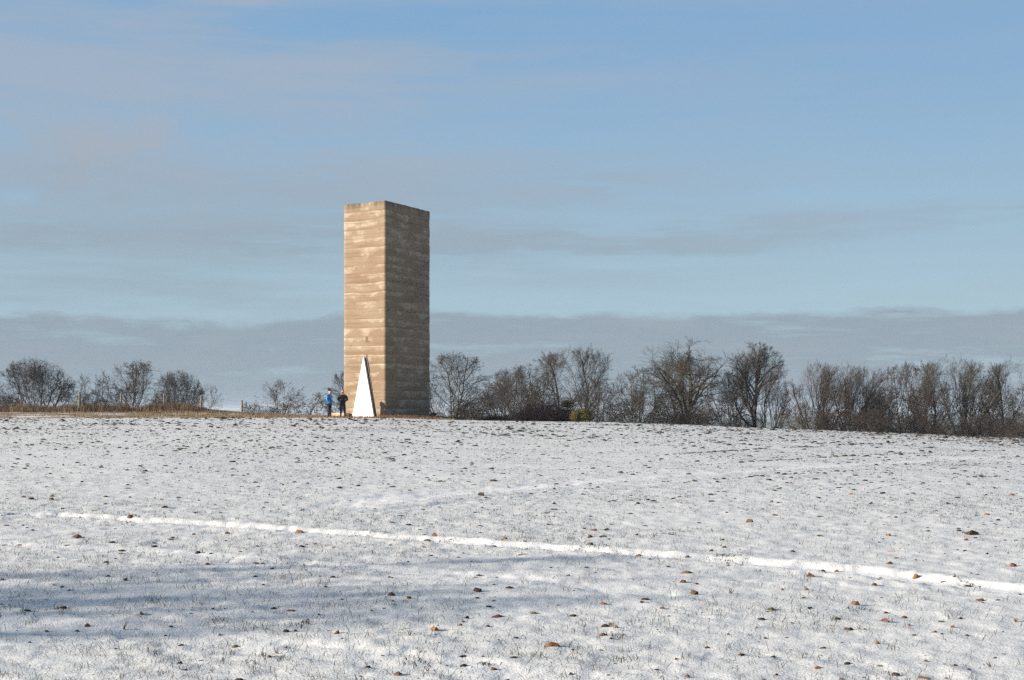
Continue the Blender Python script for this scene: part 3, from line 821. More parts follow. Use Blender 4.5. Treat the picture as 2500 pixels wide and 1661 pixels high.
def build_bushes():
    m1 = noisy('bramble_canes', (0.15, 0.085, 0.068), (0.27, 0.16, 0.125), 1.4, 0.9)
    m2 = noisy('bramble_leaves', (0.05, 0.028, 0.026), (0.09, 0.05, 0.042), 3, 0.9)
    def bush(name, cat, label, px, y, rt, rb, halfw_px, parts):
        x = (px - CX) / F * y; zb = gz(x, y) - 0.05; h = CAMH + (HZ - rt) / F * y - zb; rx = halfw_px / F * y
        o = thing(name, label, cat, (x, y, zb))
        parts(o, rx, h); return o
    bush('bramble_bush', 'bush', 'low mound of dark reddish-brown bramble in front of the mossy-trunked tree', 1330, 88, 981, 1036, 84,
         lambda o, rx, h: (obj('canes', wand_mesh('canes', 1700, rx * 0.92, 1.0, h * 1.22, 5, 0.0065, 0.6, 4), m1, o),
                           obj('leaves', leaf_cloud('leaves', [(0.5, .1, h * .3, rx * .45, .6, h * .36)], 500, 6, 0.06), m2, o, kind='stuff')))
    mgd = noisy('gorse_green', (0.030, 0.038, 0.014), (0.12, 0.115, 0.030), 1.6, 0.8)
    mgy = noisy('gorse_yellow', (0.15, 0.11, 0.03), (0.25, 0.18, 0.04), 6, 0.8)
    mst = BARK['red'][0]
    bush('gorse_bush', 'bush', 'evergreen gorse bush with yellowish sprays beside the bramble mound', 1418, 86.4, 994, 1036, 25,
         lambda o, rx, h: (obj('stems', wand_mesh('stems', 160, rx, .6, h * .95, 15, 0.012, 0.2), mst, o),
                           obj('foliage', leaf_cloud('foliage', [(.15, 0, h * .45, rx * .75, .6, h * .46), (.32, -.1, h * .42, rx * .5, .5, h * .42), (-.3, -.1, h * .4, rx * .5, .5, h * .38)], 5200, 16, 0.07), mgd, o, kind='stuff'),
                           obj('flowers', leaf_cloud('flowers', [(-.36, -.25, h * .46, rx * .45, .4, h * .34), (.08, -.4, h * .78, rx * .30, .3, h * .16)], 650, 17, 0.05), mgy, o, kind='stuff')))
    bush('gorse_bush', 'bush', 'yellow-flowering gorse spray poking out above the bramble mound', 1386, 86.9, 977, 1034, 21,
         lambda o, rx, h: (obj('stems', wand_mesh('stems', 120, rx, .4, h * .9, 25, 0.012, 0.15), mst, o),
                           obj('foliage', leaf_cloud('foliage', [(0, 0, h * .80, rx * .8, .4, h * .12)], 900, 26, 0.07), mgd, o, kind='stuff'),
                           obj('flowers', leaf_cloud('flowers', [(-.05, 0, h * .90, rx * .95, .4, h * .10)], 450, 27, 0.06), mgy, o, kind='stuff')))
    m3 = noisy('rusty_stalks', (0.15, 0.075, 0.04), (0.26, 0.14, 0.07), 2, 0.9)
    bush('dead_bracken', 'bush', 'rust-brown dead bracken between the tower and the bramble mound', 1212, 92, 1002, 1036, 44,
         lambda o, rx, h: obj('fronds', wand_mesh('fronds', 900, rx, .8, h * 1.1, 35, 0.006, 0.8), m3, o))
build_bushes()

# ------------------------------------------------------------------ grass
def blades(name, x, y, z, h, lean, wid, mat, seed, curl=0.5, **pr):
    """bent three-point blades as thin strips"""
    r = np.random.default_rng(seed); n = len(x)
    a = r.uniform(0, 6.283, n); dx, dy = np.cos(a), np.sin(a)
    l1 = lean * r.uniform(0.3, 1, n); l2 = lean * (1 + curl) * r.uniform(0.6, 1.3, n)
    P0 = np.stack([x, y, z - 0.01], -1)
    P1 = P0 + np.stack([dx * h * l1 * 0.5, dy * h * l1 * 0.5, h * 0.6 + 0.01], -1)
    P2 = P0 + np.stack([dx * h * l2, dy * h * l2, h * np.clip(1.0 - 0.35 * l2, 0.25, 1)], -1)
    f = r.uniform(0, 6.283, n); s = np.stack([np.cos(f), np.sin(f) * 0.5, np.zeros(n)], -1) * (wid / 2)[:, None]
    V = np.stack([P0 - s, P0 + s, P1 - s * .8, P1 + s * .8, P2], 1).reshape(-1, 3)
    i = np.arange(n) * 5
    Fs = np.concatenate([np.stack([i, i + 1, i + 3], -1), np.stack([i, i + 3, i + 2], -1), np.stack([i + 2, i + 3, i + 4], -1)])
    return obj(name, mesh_np(name, V, Fs), mat, kind='stuff', **pr)

M_SEED = noisy('winter_cereal_green', (0.040, 0.048, 0.028), (0.11, 0.10, 0.06), 1.2, 0.8)
M_STRAW = noisy('dead_straw', (0.17, 0.125, 0.075), (0.36, 0.27, 0.165), 1.5, 0.9)
M_TALL = noisy('tall_dead_grass', (0.085, 0.060, 0.042), (0.215, 0.150, 0.098), 0.8, 0.9)

def frustum_points(n, y0, y1, power, seed):
    r = np.random.default_rng(seed)
    t = r.uniform(0, 1, n); y = (y0 ** power + t * (y1 ** power - y0 ** power)) ** (1 / power)
    u = r.uniform(-0.40, 0.40, n)
    return u * y, y, r

def build_seedlings():
    X, Y, r = frustum_points(380000, 6.5, 84, 0.95, 51)
    dens = 0.38 + 0.60 * vnoise(X / 1.9, Y / 1.9, 60) + 0.55 * vnoise(X / 0.33, Y / 0.33, 61)
    rowd = (X * 0.56 + Y * 0.83) / 0.24          # drill rows run along the ruts
    dens = dens * (0.62 + 0.62 * np.cos(6.283 * (rowd + 0.12 * vnoise(X, Y, 64))))
    # gather the plants into tufts
    X = X + 0.05 * vnoise(X / 0.11, Y / 0.11, 62); Y = Y + 0.05 * vnoise(X / 0.11 + 40, Y / 0.11, 63)
    _, msk = track_field(X, Y)
    keep = (r.uniform(0, 1, len(X)) < np.clip(dens, 0.03, 1) * (1 - 0.88 * np.clip(msk * 1.3, 0, 1))) & (Y < 82)
    X, Y = X[keep], Y[keep]; n = len(X)
    Z = ground_z(X, Y)
    r = np.random.default_rng(52)
    h = r.uniform(0.010, 0.040, n) * (0.72 + 1.0 * (1 - sstep(Y, 11, 28))) * (1 + 0.9 * (r.uniform(0, 1, n) > 0.93))
    w = np.maximum(0.0029, 0.00020 * Y) * r.uniform(0.8, 1.3, n)
    blades('cereal_seedlings', X, Y, Z, h, r.uniform(0.6, 2.3, n), w, M_SEED, 53)
build_seedlings()

def build_tufts():
    """longer bent blades in loose tufts on the near snow, and green weeds along the rut"""
    r = np.random.default_rng(57)
    Xc, Yc, _ = frustum_points(800, 7, 30, 1.2, 58)
    m = r.integers(3, 9, len(Xc)); X = np.repeat(Xc, m); Y = np.repeat(Yc, m); n = len(X)
    X = X + r.normal(0, .035, n); Y = Y + r.normal(0, .035, n)
    _, msk = track_field(X, Y); ok = msk < 0.5; X, Y = X[ok], Y[ok]; n = len(X)
    blades('bent_grass_tufts', X, Y, ground_z(X, Y), r.uniform(0.03, 0.08, n), r.uniform(0.6, 2.0, n), r.uniform(0.0025, 0.004, n), M_SEED, 59, 0.8)
    X, Y = [], []
    for px, row, k_, sp in ((880, 1302, 90, .10), (1100, 1317, 60, .07), (1435, 1340, 120, .12), (1762, 1361, 60, .07), (1795, 1367, 50, .08), (2362, 1420, 60, .07), (1022, 1622, 60, .05),
                            (1190, 1623, 40, .04), (2095, 1490, 50, .05), (1500, 1553, 40, .05), (268, 1266, 40, .05), (320, 1258, 40, .06), (1525, 1612, 40, .05), (150, 1486, 50, .05), (745, 1525, 40, .05)):
        x, y = g2w(px, row); k_ = int(k_ * 0.5); X.append(x + r.normal(0, sp, k_)); Y.append(y + r.normal(0, sp * 1.4, k_))
    X, Y = np.concatenate(X), np.concatenate(Y); n = len(X)
    mw = noisy('dark_green_weed', (0.022, 0.028, 0.014), (0.060, 0.062, 0.032), 4, 0.8)
    blades('green_weeds', X, Y, ground_z(X, Y), r.uniform(0.015, 0.042, n), r.uniform(0.9, 2.2, n), r.uniform(0.004, 0.009, n), mw, 60, 0.8)
build_tufts()

def build_crumbs():
    """soil crumbs too small and too many to count: little faceted lumps through the thin snow"""
    X, Y, r = frustum_points(23000, 8, 84, 1.6, 71)
    patch = 0.55 + 0.6 * vnoise(X / 3.1, Y / 3.1, 72)
    _, msk = track_field(X, Y)
    keep = (r.uniform(0, 1, len(X)) < np.clip(patch, 0.15, 1) * (1 - 0.9 * msk)) & (Y < 82.4)
    X, Y = [X[keep]], [Y[keep]]
    for pts in ([(1660, 1178), (2000, 1154), (2500, 1128)], [(1500, 1225), (2000, 1187), (2500, 1158)], [(1640, 1110), (2000, 1090), (2400, 1074)], [(1100, 1221), (1350, 1199), (1700, 1170)], [(1700, 1136), (2100, 1112), (2500, 1098)]):
        P = np.array([g2w(*q) for q in pts]); L = np.hypot(*np.diff(P, axis=0).T).sum(); m = int(L * 11)
        t = r.uniform(0, len(P) - 1.001, m); i = t.astype(int); f = (t - i)[:, None]
        Q = P[i] * (1 - f) + P[i + 1] * f + r.normal(0, .05, (m, 2))
        g = vnoise(t * 9, t * 0, 75) > -0.25; X.append(Q[g, 0]); Y.append(Q[g, 1])
    X, Y = np.concatenate(X), np.concatenate(Y); n = len(X)
    Z = ground_z(X, Y)
    s = (0.005 + 0.00056 * Y) * (0.6 + 0.8 * np.random.default_rng(73).pareto(2.6, n).clip(0, 2.6))
    k = 5; a = np.arange(k) / k * 6.283
    r = np.random.default_rng(74)
    rr = s[:, None] * r.uniform(0.6, 1.35, (n, k)); rot = r.uniform(0, 6.28, (n, 1))
    ring = np.stack([X[:, None] + rr * np.cos(a + rot) * 1.25, Y[:, None] + rr * np.sin(a + rot), Z[:, None] - 0.006 + 0 * rr], -1)
    r2 = rr * r.uniform(0.45, 0.7, (n, k)); hh = s * r.uniform(0.22, 0.55, n)
    mid = np.stack([X[:, None] + r2 * np.cos(a + rot + .3) * 1.2, Y[:, None] + r2 * np.sin(a + rot + .3), Z[:, None] + hh[:, None] * r.uniform(0.5, 1, (n, k))], -1)
    top = np.stack([X + r.normal(0, .2, n) * s, Y, Z + hh], -1)[:, None, :]
    V = np.concatenate([ring, mid, top], 1).reshape(-1, 3)
    i0 = np.arange(n) * (2 * k + 1); T = []
    for j in range(k):
        q = (j + 1) % k
        T += [np.stack([i0 + j, i0 + q, i0 + k + q], -1), np.stack([i0 + j, i0 + k + q, i0 + k + j], -1), np.stack([i0 + k + j, i0 + k + q, i0 + 2 * k], -1)]
    m = noisy('soil_crumb', (0.022, 0.018, 0.014), (0.075, 0.050, 0.034), 0.9, 0.95)
    obj('soil_crumbs', mesh_np('soil_crumbs', V, np.concatenate(T)), m, kind='stuff')
build_crumbs()

def build_verge_grass():
    r = np.random.default_rng(81); n = 60000
    X = r.uniform(-40, -3.2, n); Y = 82.5 + 9.5 * r.uniform(0, 1, n) ** 1.2
    patch = 0.55 + 0.9 * vnoise(X / 2.2, Y / 1.3, 82) + 0.35 * (X > -19)
    # nothing grows through the tower
    inside = (X > -9.8) & (X < -4.6) & (Y > 84.0 - 0.68 * (X + 6.97) * (X < -6.97) + 2.17 * (X + 6.97) * (X > -6.97))
    keep = (r.uniform(0, 1, n) < np.clip(patch, 0.04, 1)) & ~inside
    X, Y = X[keep], Y[keep]; n = len(X)
    h = r.uniform(0.04, 0.16, n) * np.where((X > -21) & (X < -3), 1.25, 0.8) * np.where(Y < 83.4, 0.7, 1)
    blades('dry_verge_grass', X, Y, ground_z(X, Y), h, r.uniform(0.3, 1.2, n), r.uniform(0.010, 0.022, n), M_STRAW, 83)
    # tall brown grass under the fence
    n = 26000
    c = np.array([(px - CX) / F * 91 for px in (-70, -30, 8, 40, 62, 78, 104, 140, 165, 182, 215, 232, 258, 275, 298, 318, 350, 372, 388, 412, 432, 452, 468, 484)])
    hh = np.array([.62, .55, .6, .62, .66, .5, .55, .45, .6, .5, .62, .58, .62, .4, .62, .36, .5, .62, .55, .68, .7, .64, .55, .42])
    w = r.integers(0, len(c), n)
    X = c[w] + r.normal(0, 0.30, n); Y = 91.3 + r.normal(0, 0.9, n)
    h = 1.2 * hh[w] * np.exp(-((X - c[w]) / 0.55) ** 2) * r.uniform(0.45, 1.1, n)
    blades('tall_dry_grass', X, Y, ground_z(X, Y), h, r.uniform(0.1, 0.65, n), r.uniform(0.008, 0.02, n), M_TALL, 84, 0.9)
    n = 9000
    X = np.concatenate([r.uniform(-20.5, -17, n // 2), r.uniform(-17.5, -9.5, n - n // 2)]); Y = 90.5 + r.normal(0, 1.0, n)
    h = np.interp(X, [-20.5, -18.5, -17, -9.5], [0.32, 0.28, 0.16, 0.13]) * r.uniform(0.4, 1.15, n)
    blades('tall_dry_grass', X, Y, ground_z(X, Y), h, r.uniform(0.2, 0.8, n), r.uniform(0.008, 0.018, n), M_TALL, 85, 0.9)
    n = 5200
    X = np.concatenate([r.uniform(-7.3, -3.9, n // 2), r.uniform(-4.9, -2.6, n - n // 2)]); Y = np.where(np.arange(n) < n // 2, 83.2 + 0.5 * (X + 7.3) + r.normal(0, .25, n), 86.3 + r.normal(0, .5, n))
    h = r.uniform(0.08, 0.30, n)
    blades('rusty_foot_grass', X, Y, ground_z(X, Y), h, r.uniform(0.2, 0.9, n), r.uniform(0.007, 0.014, n), noisy('rusty_grass', (0.17, 0.085, 0.045), (0.33, 0.19, 0.10), 2, 0.9), 86, 0.7)
build_verge_grass()

# ------------------------------------------------------------------ clods and stones on the snow
def clod_mesh(seed):
    r = random.Random(seed); bm = bmesh.new()
    bmesh.ops.create_icosphere(bm, subdivisions=2, radius=0.5)
    ax = [Vector((r.gauss(0, 1), r.gauss(0, 1), abs(r.gauss(0, .8)))).normalized() for _ in range(9)]
    cut = [r.uniform(0.16, 0.40) for _ in ax]
    for v in bm.verts:
        for a, c in zip(ax, cut):
            d = v.co.dot(a)
            if d > c: v.co -= a * (d - c) * 0.92
        v.co += v.normal * r.gauss(0, 0.035)
        if v.co.z < -0.06: v.co.z = -0.06 - (v.co.z + 0.06) * -0.15
    bm.normal_update()
    return bm_mesh('soil_clod', bm)
CLODS = [clod_mesh(100 + i) for i in range(9)]
MC = {
    'brown': noisy('brown_clod', (0.065, 0.038, 0.024), (0.125, 0.070, 0.042), 5, 0.95, bump=0.5, per_obj=0.3),
    'orange': noisy('orange_clod', (0.165, 0.080, 0.035), (0.25, 0.125, 0.055), 5, 0.95, bump=0.5, per_obj=0.12),
    'red': noisy('reddish_clod', (0.095, 0.045, 0.032), (0.155, 0.078, 0.052), 5, 0.95, bump=0.5, per_obj=0.25),
    'dark': noisy('dark_clod', (0.035, 0.024, 0.018), (0.08, 0.052, 0.036), 5, 0.95, bump=0.5, per_obj=0.3),
    'green': noisy('mossy_clod', (0.06, 0.062, 0.026), (0.13, 0.115, 0.055), 5, 0.95, bump=0.5),
    'pink': noisy('pinkish_stone', (0.26, 0.13, 0.10), (0.34, 0.19, 0.15), 5, 0.95, bump=0.4),
}
GC = 'soil clods and stones scattered on the snowy field'
# pixel of its foot, width in pixels, height/width, colour, own label
CL = [
    (2372, 1305, 41, .34, 'brown', 'largest domed reddish-brown clod, on the upper field at the far right'),
    (1345, 1580, 46, .30, 'orange', 'largest orange clod with a dark right flank, low in the centre'),
    (1064, 1540, 30, .32, 'orange', 'long orange clod tapering to the right, beyond the largest orange clod'),
    (1216, 1506, 37, .17, 'red', 'flat dark red slab of soil beyond the largest orange clod'),
    (1301, 1496, 25, .24, 'green', 'grey-green flat clod right of the flat dark red slab'),
    (2238, 1404, 24, .48, 'orange', 'blocky orange stone on the upper lip of the main wheel rut'),
    (1980, 1407, 25, .50, 'brown', 'pointed brown clod sitting in the main wheel rut'),
    (2010, 1389, 20, .42, 'brown', 'crumbly brown clod above the pointed one by the wheel rut'),
    (2043, 1389, 13, .6, 'brown', 'small upright crumb right of the crumbly clod by the wheel rut'),
    (1062, 1310, 17, .75, 'red', 'tall angular clod on the upper edge of the main wheel rut'),
    (1045, 1315, 22, .25, 'brown', 'flat clod leaning on the tall angular clod by the rut'),
    (728, 1293, 29, .28, 'orange', 'flat orange clod on the edge of the main wheel rut'),
    (190, 1312, 28, .34, 'red', 'wedge-shaped reddish clod below the rut near the left edge'),
    (404, 1243, 18, .32, 'red', 'dark pink flat stone above the left part of the rut'),
    (438, 1618, 17, .5, 'brown', 'round potato-like brown lump near the lower left corner'),
    (823, 1548, 17, .75, 'brown', 'steep pointed brown lump with a stick beside it'),
    (696, 1541, 20, .36, 'dark', 'dark pointed clod of a pair left of the steep lump'),
    (710, 1489, 29, .13, 'red', 'thin flat dark red sliver lying in the blue shade'),
    (213, 1523, 16, .5, 'brown', 'small steep brown lump in the lower left shade'),
    (1207, 1176, 25, .22, 'dark', 'dark bar-shaped clod with a snow cap in mid field'),
    (1113, 1118, 13, .3, 'orange', 'tiny bright orange clod on the upper field below the tower'),
    (776, 1035, 9, .5, 'pink', 'pinkish stone close to the feet of the standing people'),
    (2069, 1534, 29, .28, 'brown', 'broad brown mound in the shade at lower right'),
    (2142, 1574, 16, .62, 'orange', 'small pointed orange clod below the broad brown mound'),
    (2253, 1657, 36, .2, 'orange', 'wide flat tan clod on the bottom edge at right'),
    (2183, 1649, 27, .28, 'brown', 'brown clod next to the wide flat tan one at the bottom'),
    (1881, 1488, 28, .25, 'green', 'grey-green mossy lump with snow on it in the right shade'),
    (2000, 1308, 22, .22, 'green', 'flat greenish clod on the snow above the rut'),
    (1474, 1550, 24, .36, 'red', 'rounded red-brown clod in front of a small cluster'),
    (1493, 1528, 13, .7, 'brown', 'upright lump in the middle of a small cluster of clods'),
    (972, 1648, 27, .34, 'orange', 'orange-brown clod at the bottom edge left of centre'),
    (1206, 1635, 23, .34, 'red', 'red-brown clod at the bottom edge in front of a grass tuft'),
    (2169, 1308, 18, .36, 'orange', 'orange clod left of the largest domed clod'),
    (2315, 1232, 17, .4, 'brown', 'angular brown clod on the upper right field'),
    (1451, 1294, 25, .2, 'red', 'flat reddish slab above the rut in mid field'),
    (1440, 1335, 26, .25, 'brown', 'brown clod with green weeds beside it on the rut'),
    (1996, 1633, 24, .28, 'orange', 'orange-brown mound near the bottom edge, right of centre'),
    (1678, 1400, 34, .18, 'orange', 'long low orange clod just below the rut'),
    (1671, 1423, 22, .42, 'brown', 'brown lump below the long low orange clod'),
    (1970, 1441, 14, .6, 'red', 'upright rounded red stone in the snow below the rut'),
    (1911, 1443, 8, .9, 'red', 'little upright stone left of the rounded red stone'),
    (578, 1571, 27, .26, 'green', 'olive-brown clod in the lower left sunlit strip'),
    (2393, 1464, 28, .26, 'red', 'crumbly reddish clod below the rut at the right end'),
    (2206, 1504, 18, .40, 'red', 'brownish pink clod in the right shade'),
    (1474, 1475, 20, .4, 'red', 'dark red clod right of the grey-green flat one'),
    (58, 1216, 16, .36, 'red', 'reddish clod near the left edge above the rut'),
]
ANCHOR = ['largest domed clod', 'largest orange clod', 'long tapering orange clod', 'flat dark red slab', 'grey-green flat clod', 'blocky orange stone',
          'pointed brown clod in the rut', 'crumbly brown clod by the rut', 'upright crumb by the rut', 'tall angular clod on the rut', 'flat clod on the rut edge',
          'flat orange clod on the rut', 'wedge-shaped clod at left', 'dark pink flat stone', 'round potato-like lump', 'steep pointed lump', 'dark pointed clod',
          'thin dark red sliver', 'small steep lump at left', 'snow-capped bar-shaped clod', 'tiny bright orange clod', 'pinkish stone by the people',
          'broad brown mound', 'small pointed orange clod', 'wide flat tan clod', 'brown clod at the bottom', 'grey-green mossy lump', 'flat greenish clod',
          'rounded red-brown clod', 'upright lump of the cluster', 'orange-brown clod at the bottom', 'red-brown clod at the bottom', 'orange clod near the largest domed one',
          'angular clod at upper right', 'flat reddish slab in mid field', 'brown clod with green weeds', 'orange-brown mound', 'long low orange clod', 'brown lump under the long clod',
          'rounded red stone', 'little upright stone', 'olive-brown clod', 'crumbly reddish clod', 'brownish pink clod', 'dark red clod by the flat one', 'reddish clod at the left edge']
SMALL = [(125,1222,15,'dark'),(260,1213,17,'red'),(174,1157,10,'brown'),(46,1330,15,'orange'),(197,1259,12,'brown'),(127,1255,13,'brown'),(556,1302,14,'red'),(475,1304,12,'brown'),(749,1329,10,'red'),(768,1327,13,'red'),(311,1096,13,'dark'),(506,1093,14,'dark'),(503,1055,10,'red'),(468,1055,9,'red'),(382,1060,8,'dark'),(76,1154,8,'dark'),(748,1045,8,'dark'),(420,1155,10,'dark'),(691,1185,9,'dark'),(675,1151,9,'dark'),(56,1280,11,'dark'),(317,1262,17,'brown'),
 (1242,1189,12,'red'),(1307,1188,8,'red'),(1352,1195,11,'orange'),(1386,1186,10,'red'),(1072,1239,15,'orange'),(1234,1318,15,'orange'),(1442,1314,21,'brown'),(1554,1305,14,'red'),(1595,1253,12,'red'),(1424,1206,14,'dark'),(847,1051,11,'dark'),(1354,1229,10,'dark'),(1178,1210,21,'dark'),
 (2265,1296,15,'red'),(2411,1258,18,'orange'),(2382,1261,11,'red'),(1884,1226,13,'red'),(2078,1207,14,'orange'),(1932,1180,14,'orange'),(2014,1157,14,'brown'),(2157,1125,9,'orange'),(1834,1274,23,'orange'),(1763,1322,18,'brown'),(1893,1258,17,'brown'),(2126,1230,15,'dark'),(2381,1316,14,'orange'),(2360,1321,14,'red'),(2226,1224,11,'red'),(2188,1264,12,'dark'),(2406,1209,12,'dark'),(2468,1209,14,'red'),
 (264,1410,18,'dark'),(305,1421,13,'dark'),(150,1436,14,'dark'),(132,1432,10,'dark'),(168,1444,11,'dark'),(5,1419,16,'dark'),(587,1348,13,'orange'),(505,1379,16,'orange'),(628,1375,23,'brown'),(622,1413,15,'dark'),(721,1540,14,'dark'),(659,1607,16,'red'),(697,1577,13,'red'),(156,1483,21,'dark'),(346,1500,16,'dark'),(142,1362,15,'dark'),(3,1476,10,'dark'),(538,1546,11,'red'),(443,1570,24,'brown'),(418,1530,15,'dark'),(403,1546,12,'dark'),(520,1484,9,'dark'),(72,1565,10,'dark'),(780,1500,11,'dark'),
 (1618,1486,18,'orange'),(1479,1531,25,'brown'),(1507,1533,14,'red'),(1125,1528,14,'brown'),(1132,1518,11,'brown'),(1138,1509,18,'orange'),(953,1416,17,'brown'),(1160,1410,11,'red'),(1387,1409,14,'orange'),(1561,1351,19,'orange'),(957,1457,20,'dark'),(996,1463,15,'dark'),(1394,1644,17,'red'),(1168,1446,26,'dark'),(1192,1530,18,'red'),(1653,1611,16,'red'),(1167,1522,7,'red'),(908,1492,10,'dark'),(836,1466,10,'dark'),(1245,1441,27,'dark'),(1430,1388,18,'dark'),(1405,1487,9,'dark'),(1568,1474,15,'dark'),(1493,1561,14,'dark'),(1238,1655,16,'dark'),(1397,1590,10,'dark'),(1630,1382,9,'dark'),
 (2149,1404,14,'red'),(2171,1379,19,'brown'),(2174,1350,11,'pink'),(1699,1428,17,'red'),(1697,1451,26,'brown'),(2343,1508,18,'red'),(1934,1521,12,'brown'),(2041,1512,22,'brown'),(2160,1517,24,'red'),(2261,1616,14,'brown'),(1895,1648,14,'red'),(2056,1658,13,'orange'),(1809,1599,22,'brown'),(1870,1557,12,'dark'),(2281,1545,18,'red'),(2360,1551,14,'red'),(2470,1382,23,'red'),(2365,1421,20,'dark'),(2332,1628,14,'dark'),(2366,1638,14,'dark'),(2448,1596,12,'dark'),(1678,1655,21,'brown'),(2087,1476,26,'red'),(2137,1428,20,'brown'),(1678,1356,14,'brown'),(1960,1460,15,'dark'),(2326,1533,12,'red'),(2221,1526,13,'red'),(1728,1582,17,'brown'),(1780,1549,9,'dark'),(1830,1549,9,'dark'),(2190,1367,14,'brown'),(2409,1358,11,'dark'),(2236,1370,9,'brown'),(2357,1350,13,'dark'),(1736,1347,15,'dark'),(1770,1341,14,'dark'),(1936,1349,14,'dark'),(2150,1628,16,'green')]

def clod(px, row, w, asp, colr, label, i):
    x, y = g2w(px, row); s = w / F * y
    me = CLODS[i % len(CLODS)]
    o = bpy.data.objects.new('soil_clod', me); COL.objects.link(o)
    if not me.materials: me.materials.append(MC['brown'])
    o.material_slots[0].link = 'OBJECT'; o.material_slots[0].material = MC[colr]
    dx = max(me.vertices, key=lambda v: v.co.x).co.x - min(me.vertices, key=lambda v: v.co.x).co.x
    zt = max(v.co.z for v in me.vertices)
    o.scale = (s / dx, s / dx * rnd.uniform(0.7, 1.0), s * asp * 0.95 / zt)
    o.location = (x, y, gz(x, y) - 0.12 * s * asp); o.rotation_euler = (0, 0, rnd.uniform(-0.35, 0.35) + (math.pi if rnd.random() < .5 else 0))
    o['label'] = label; o['category'] = 'clod'; o['group'] = GC

for i, (px, row, w, asp, c, lb) in enumerate(CL): clod(px, row, w, asp, c, lb, i)
USED = {c[5] for c in CL}
HUE = {'brown': 'brown', 'orange': 'orange-brown', 'red': 'reddish', 'dark': 'near-black', 'green': 'mossy green', 'pink': 'pink'}
def own_label(px, row, w, c):
    """says which clod it is by the well-marked clod nearest to it and the side it lies on"""
    d = row - 985
    def gap(a): return math.hypot((a[0] - px) / d, 4 * (a[1] - row) / d)
    size = 'tiny' if w < 11 else ('small' if w < 17 else 'mid-sized')
    for a in sorted(CL, key=gap)[:14]:
        dx, dy = (px - a[0]) / d, 4 * (row - a[1]) / d
        if abs(dx) > abs(dy): side = 'right of' if dx > 0 else 'left of'
        elif abs(dx) > 0.45 * abs(dy): side = ('in front and ' if dy > 0 else 'behind and ') + ('right of' if dx > 0 else 'left of')
        else: side = 'in front of' if dy > 0 else 'beyond'
        near = 'just ' if gap(a) < 0.12 else ('' if gap(a) < 0.4 else 'well ')
        lb = f'{size} {HUE[c]} clod {near}{side} the {ANCHOR[CL.index(a)]}'
        if lb not in USED:
            USED.add(lb); return lb
    return lb
for i, (px, row, w, c) in enumerate(SMALL):
    if c == 'orange' and i % 3: c = 'brown'
    lb = own_label(px, row, w, c)
    clod(px, row, w, rnd.uniform(0.24, 0.5), c, lb, i + 4)

# withered stalks
def stalk(px, row, h_px, kind, label):
    x, y = g2w(px, row); h = h_px / F * y; z = gz(x, y); segs = []
    r = random.Random(px)
    for q in range(kind):
        p = np.array([0.0, 0, -0.01]); d = np.array([r.uniform(-.6, .6), r.uniform(-.3, .3), 1.0])
        for j in range(4):
            d = d + np.array([r.gauss(0, .25), r.gauss(0, .2), 0]); e = p + d / np.linalg.norm(d) * h / 4 * r.uniform(.8, 1.1)
            segs.append((p, e, 0.0045 * (1 - j * .15), 0.0045 * (1 - (j + 1) * .15))); p = e
    o = thing('dry_stalk', label, 'stalk', (x, y, z), 0, 'withered stalks in the snow', tubes('dry_stalk', segs, 5), M_STALK)
M_STALK = noisy('withered_stalk', (0.085, 0.045, 0.028), (0.17, 0.095, 0.055), 12, 0.9)
for a in [(678, 1590, 26, 2, 'brown two-armed withered stalk standing in the lower left snow'),
          (1348, 1416, 11, 1, 'short dark upright stub in mid field below the rut'),
          (1351, 1620, 11, 1, 'short brown upright stub below the largest orange clod'),
          (1037, 1336, 13, 4, 'reddish branched withered weed just below the rut'),
          (1042, 1637, 14, 3, 'dark three-stemmed stub near the bottom edge'),
          (1784, 1450, 16, 4, 'pale dry weed spreading thin stems right of centre'),
          (2480, 1519, 14, 5, 'tangle of brown dry stems at the right edge'),
          (1000, 1556, 20, 3, 'thin dark forked weed left of the long orange clod'),
          (302, 1530, 26, 2, 'tall thin bent stem at lower left'),
          (2420, 1628, 22, 2, 'thin reddish stem near the lower right corner'),
          (2056, 1360, 11, 2, 'pair of pinkish stalks standing above the rut')]:
    stalk(*a)

# ------------------------------------------------------------------ the two people by the door
def skin_mesh(name, chain, mat, parent, sub=2, **pr):
    """chain: list of paths, each a list of ((x,y,z), rx, ry); equal points are joined"""
    me = bpy.data.meshes.new(name); V, R_, Ed, key = [], [], [], {}
    for path in chain:
        last = None
        for p, rx, ry in path:
            kq = tuple(round(c, 4) for c in p)
            if kq not in key: key[kq] = len(V); V.append(p); R_.append((rx, ry))
            if last is not None: Ed.append((last, key[kq]))
            last = key[kq]
    me.from_pydata(V, Ed, [])
    o = obj(name, me, None, parent, **pr)
    me.materials.append(mat)
    md = o.modifiers.new('Skin', 'SKIN'); md.use_smooth_shade = True
    for i, sv_ in enumerate(me.skin_vertices[0].data): sv_.radius = R_[i]; sv_.use_root = (i == 0)
    o.modifiers.new('Subdivision', 'SUBSURF').levels = sub; o.modifiers['Subdivision'].render_levels = sub
    return o

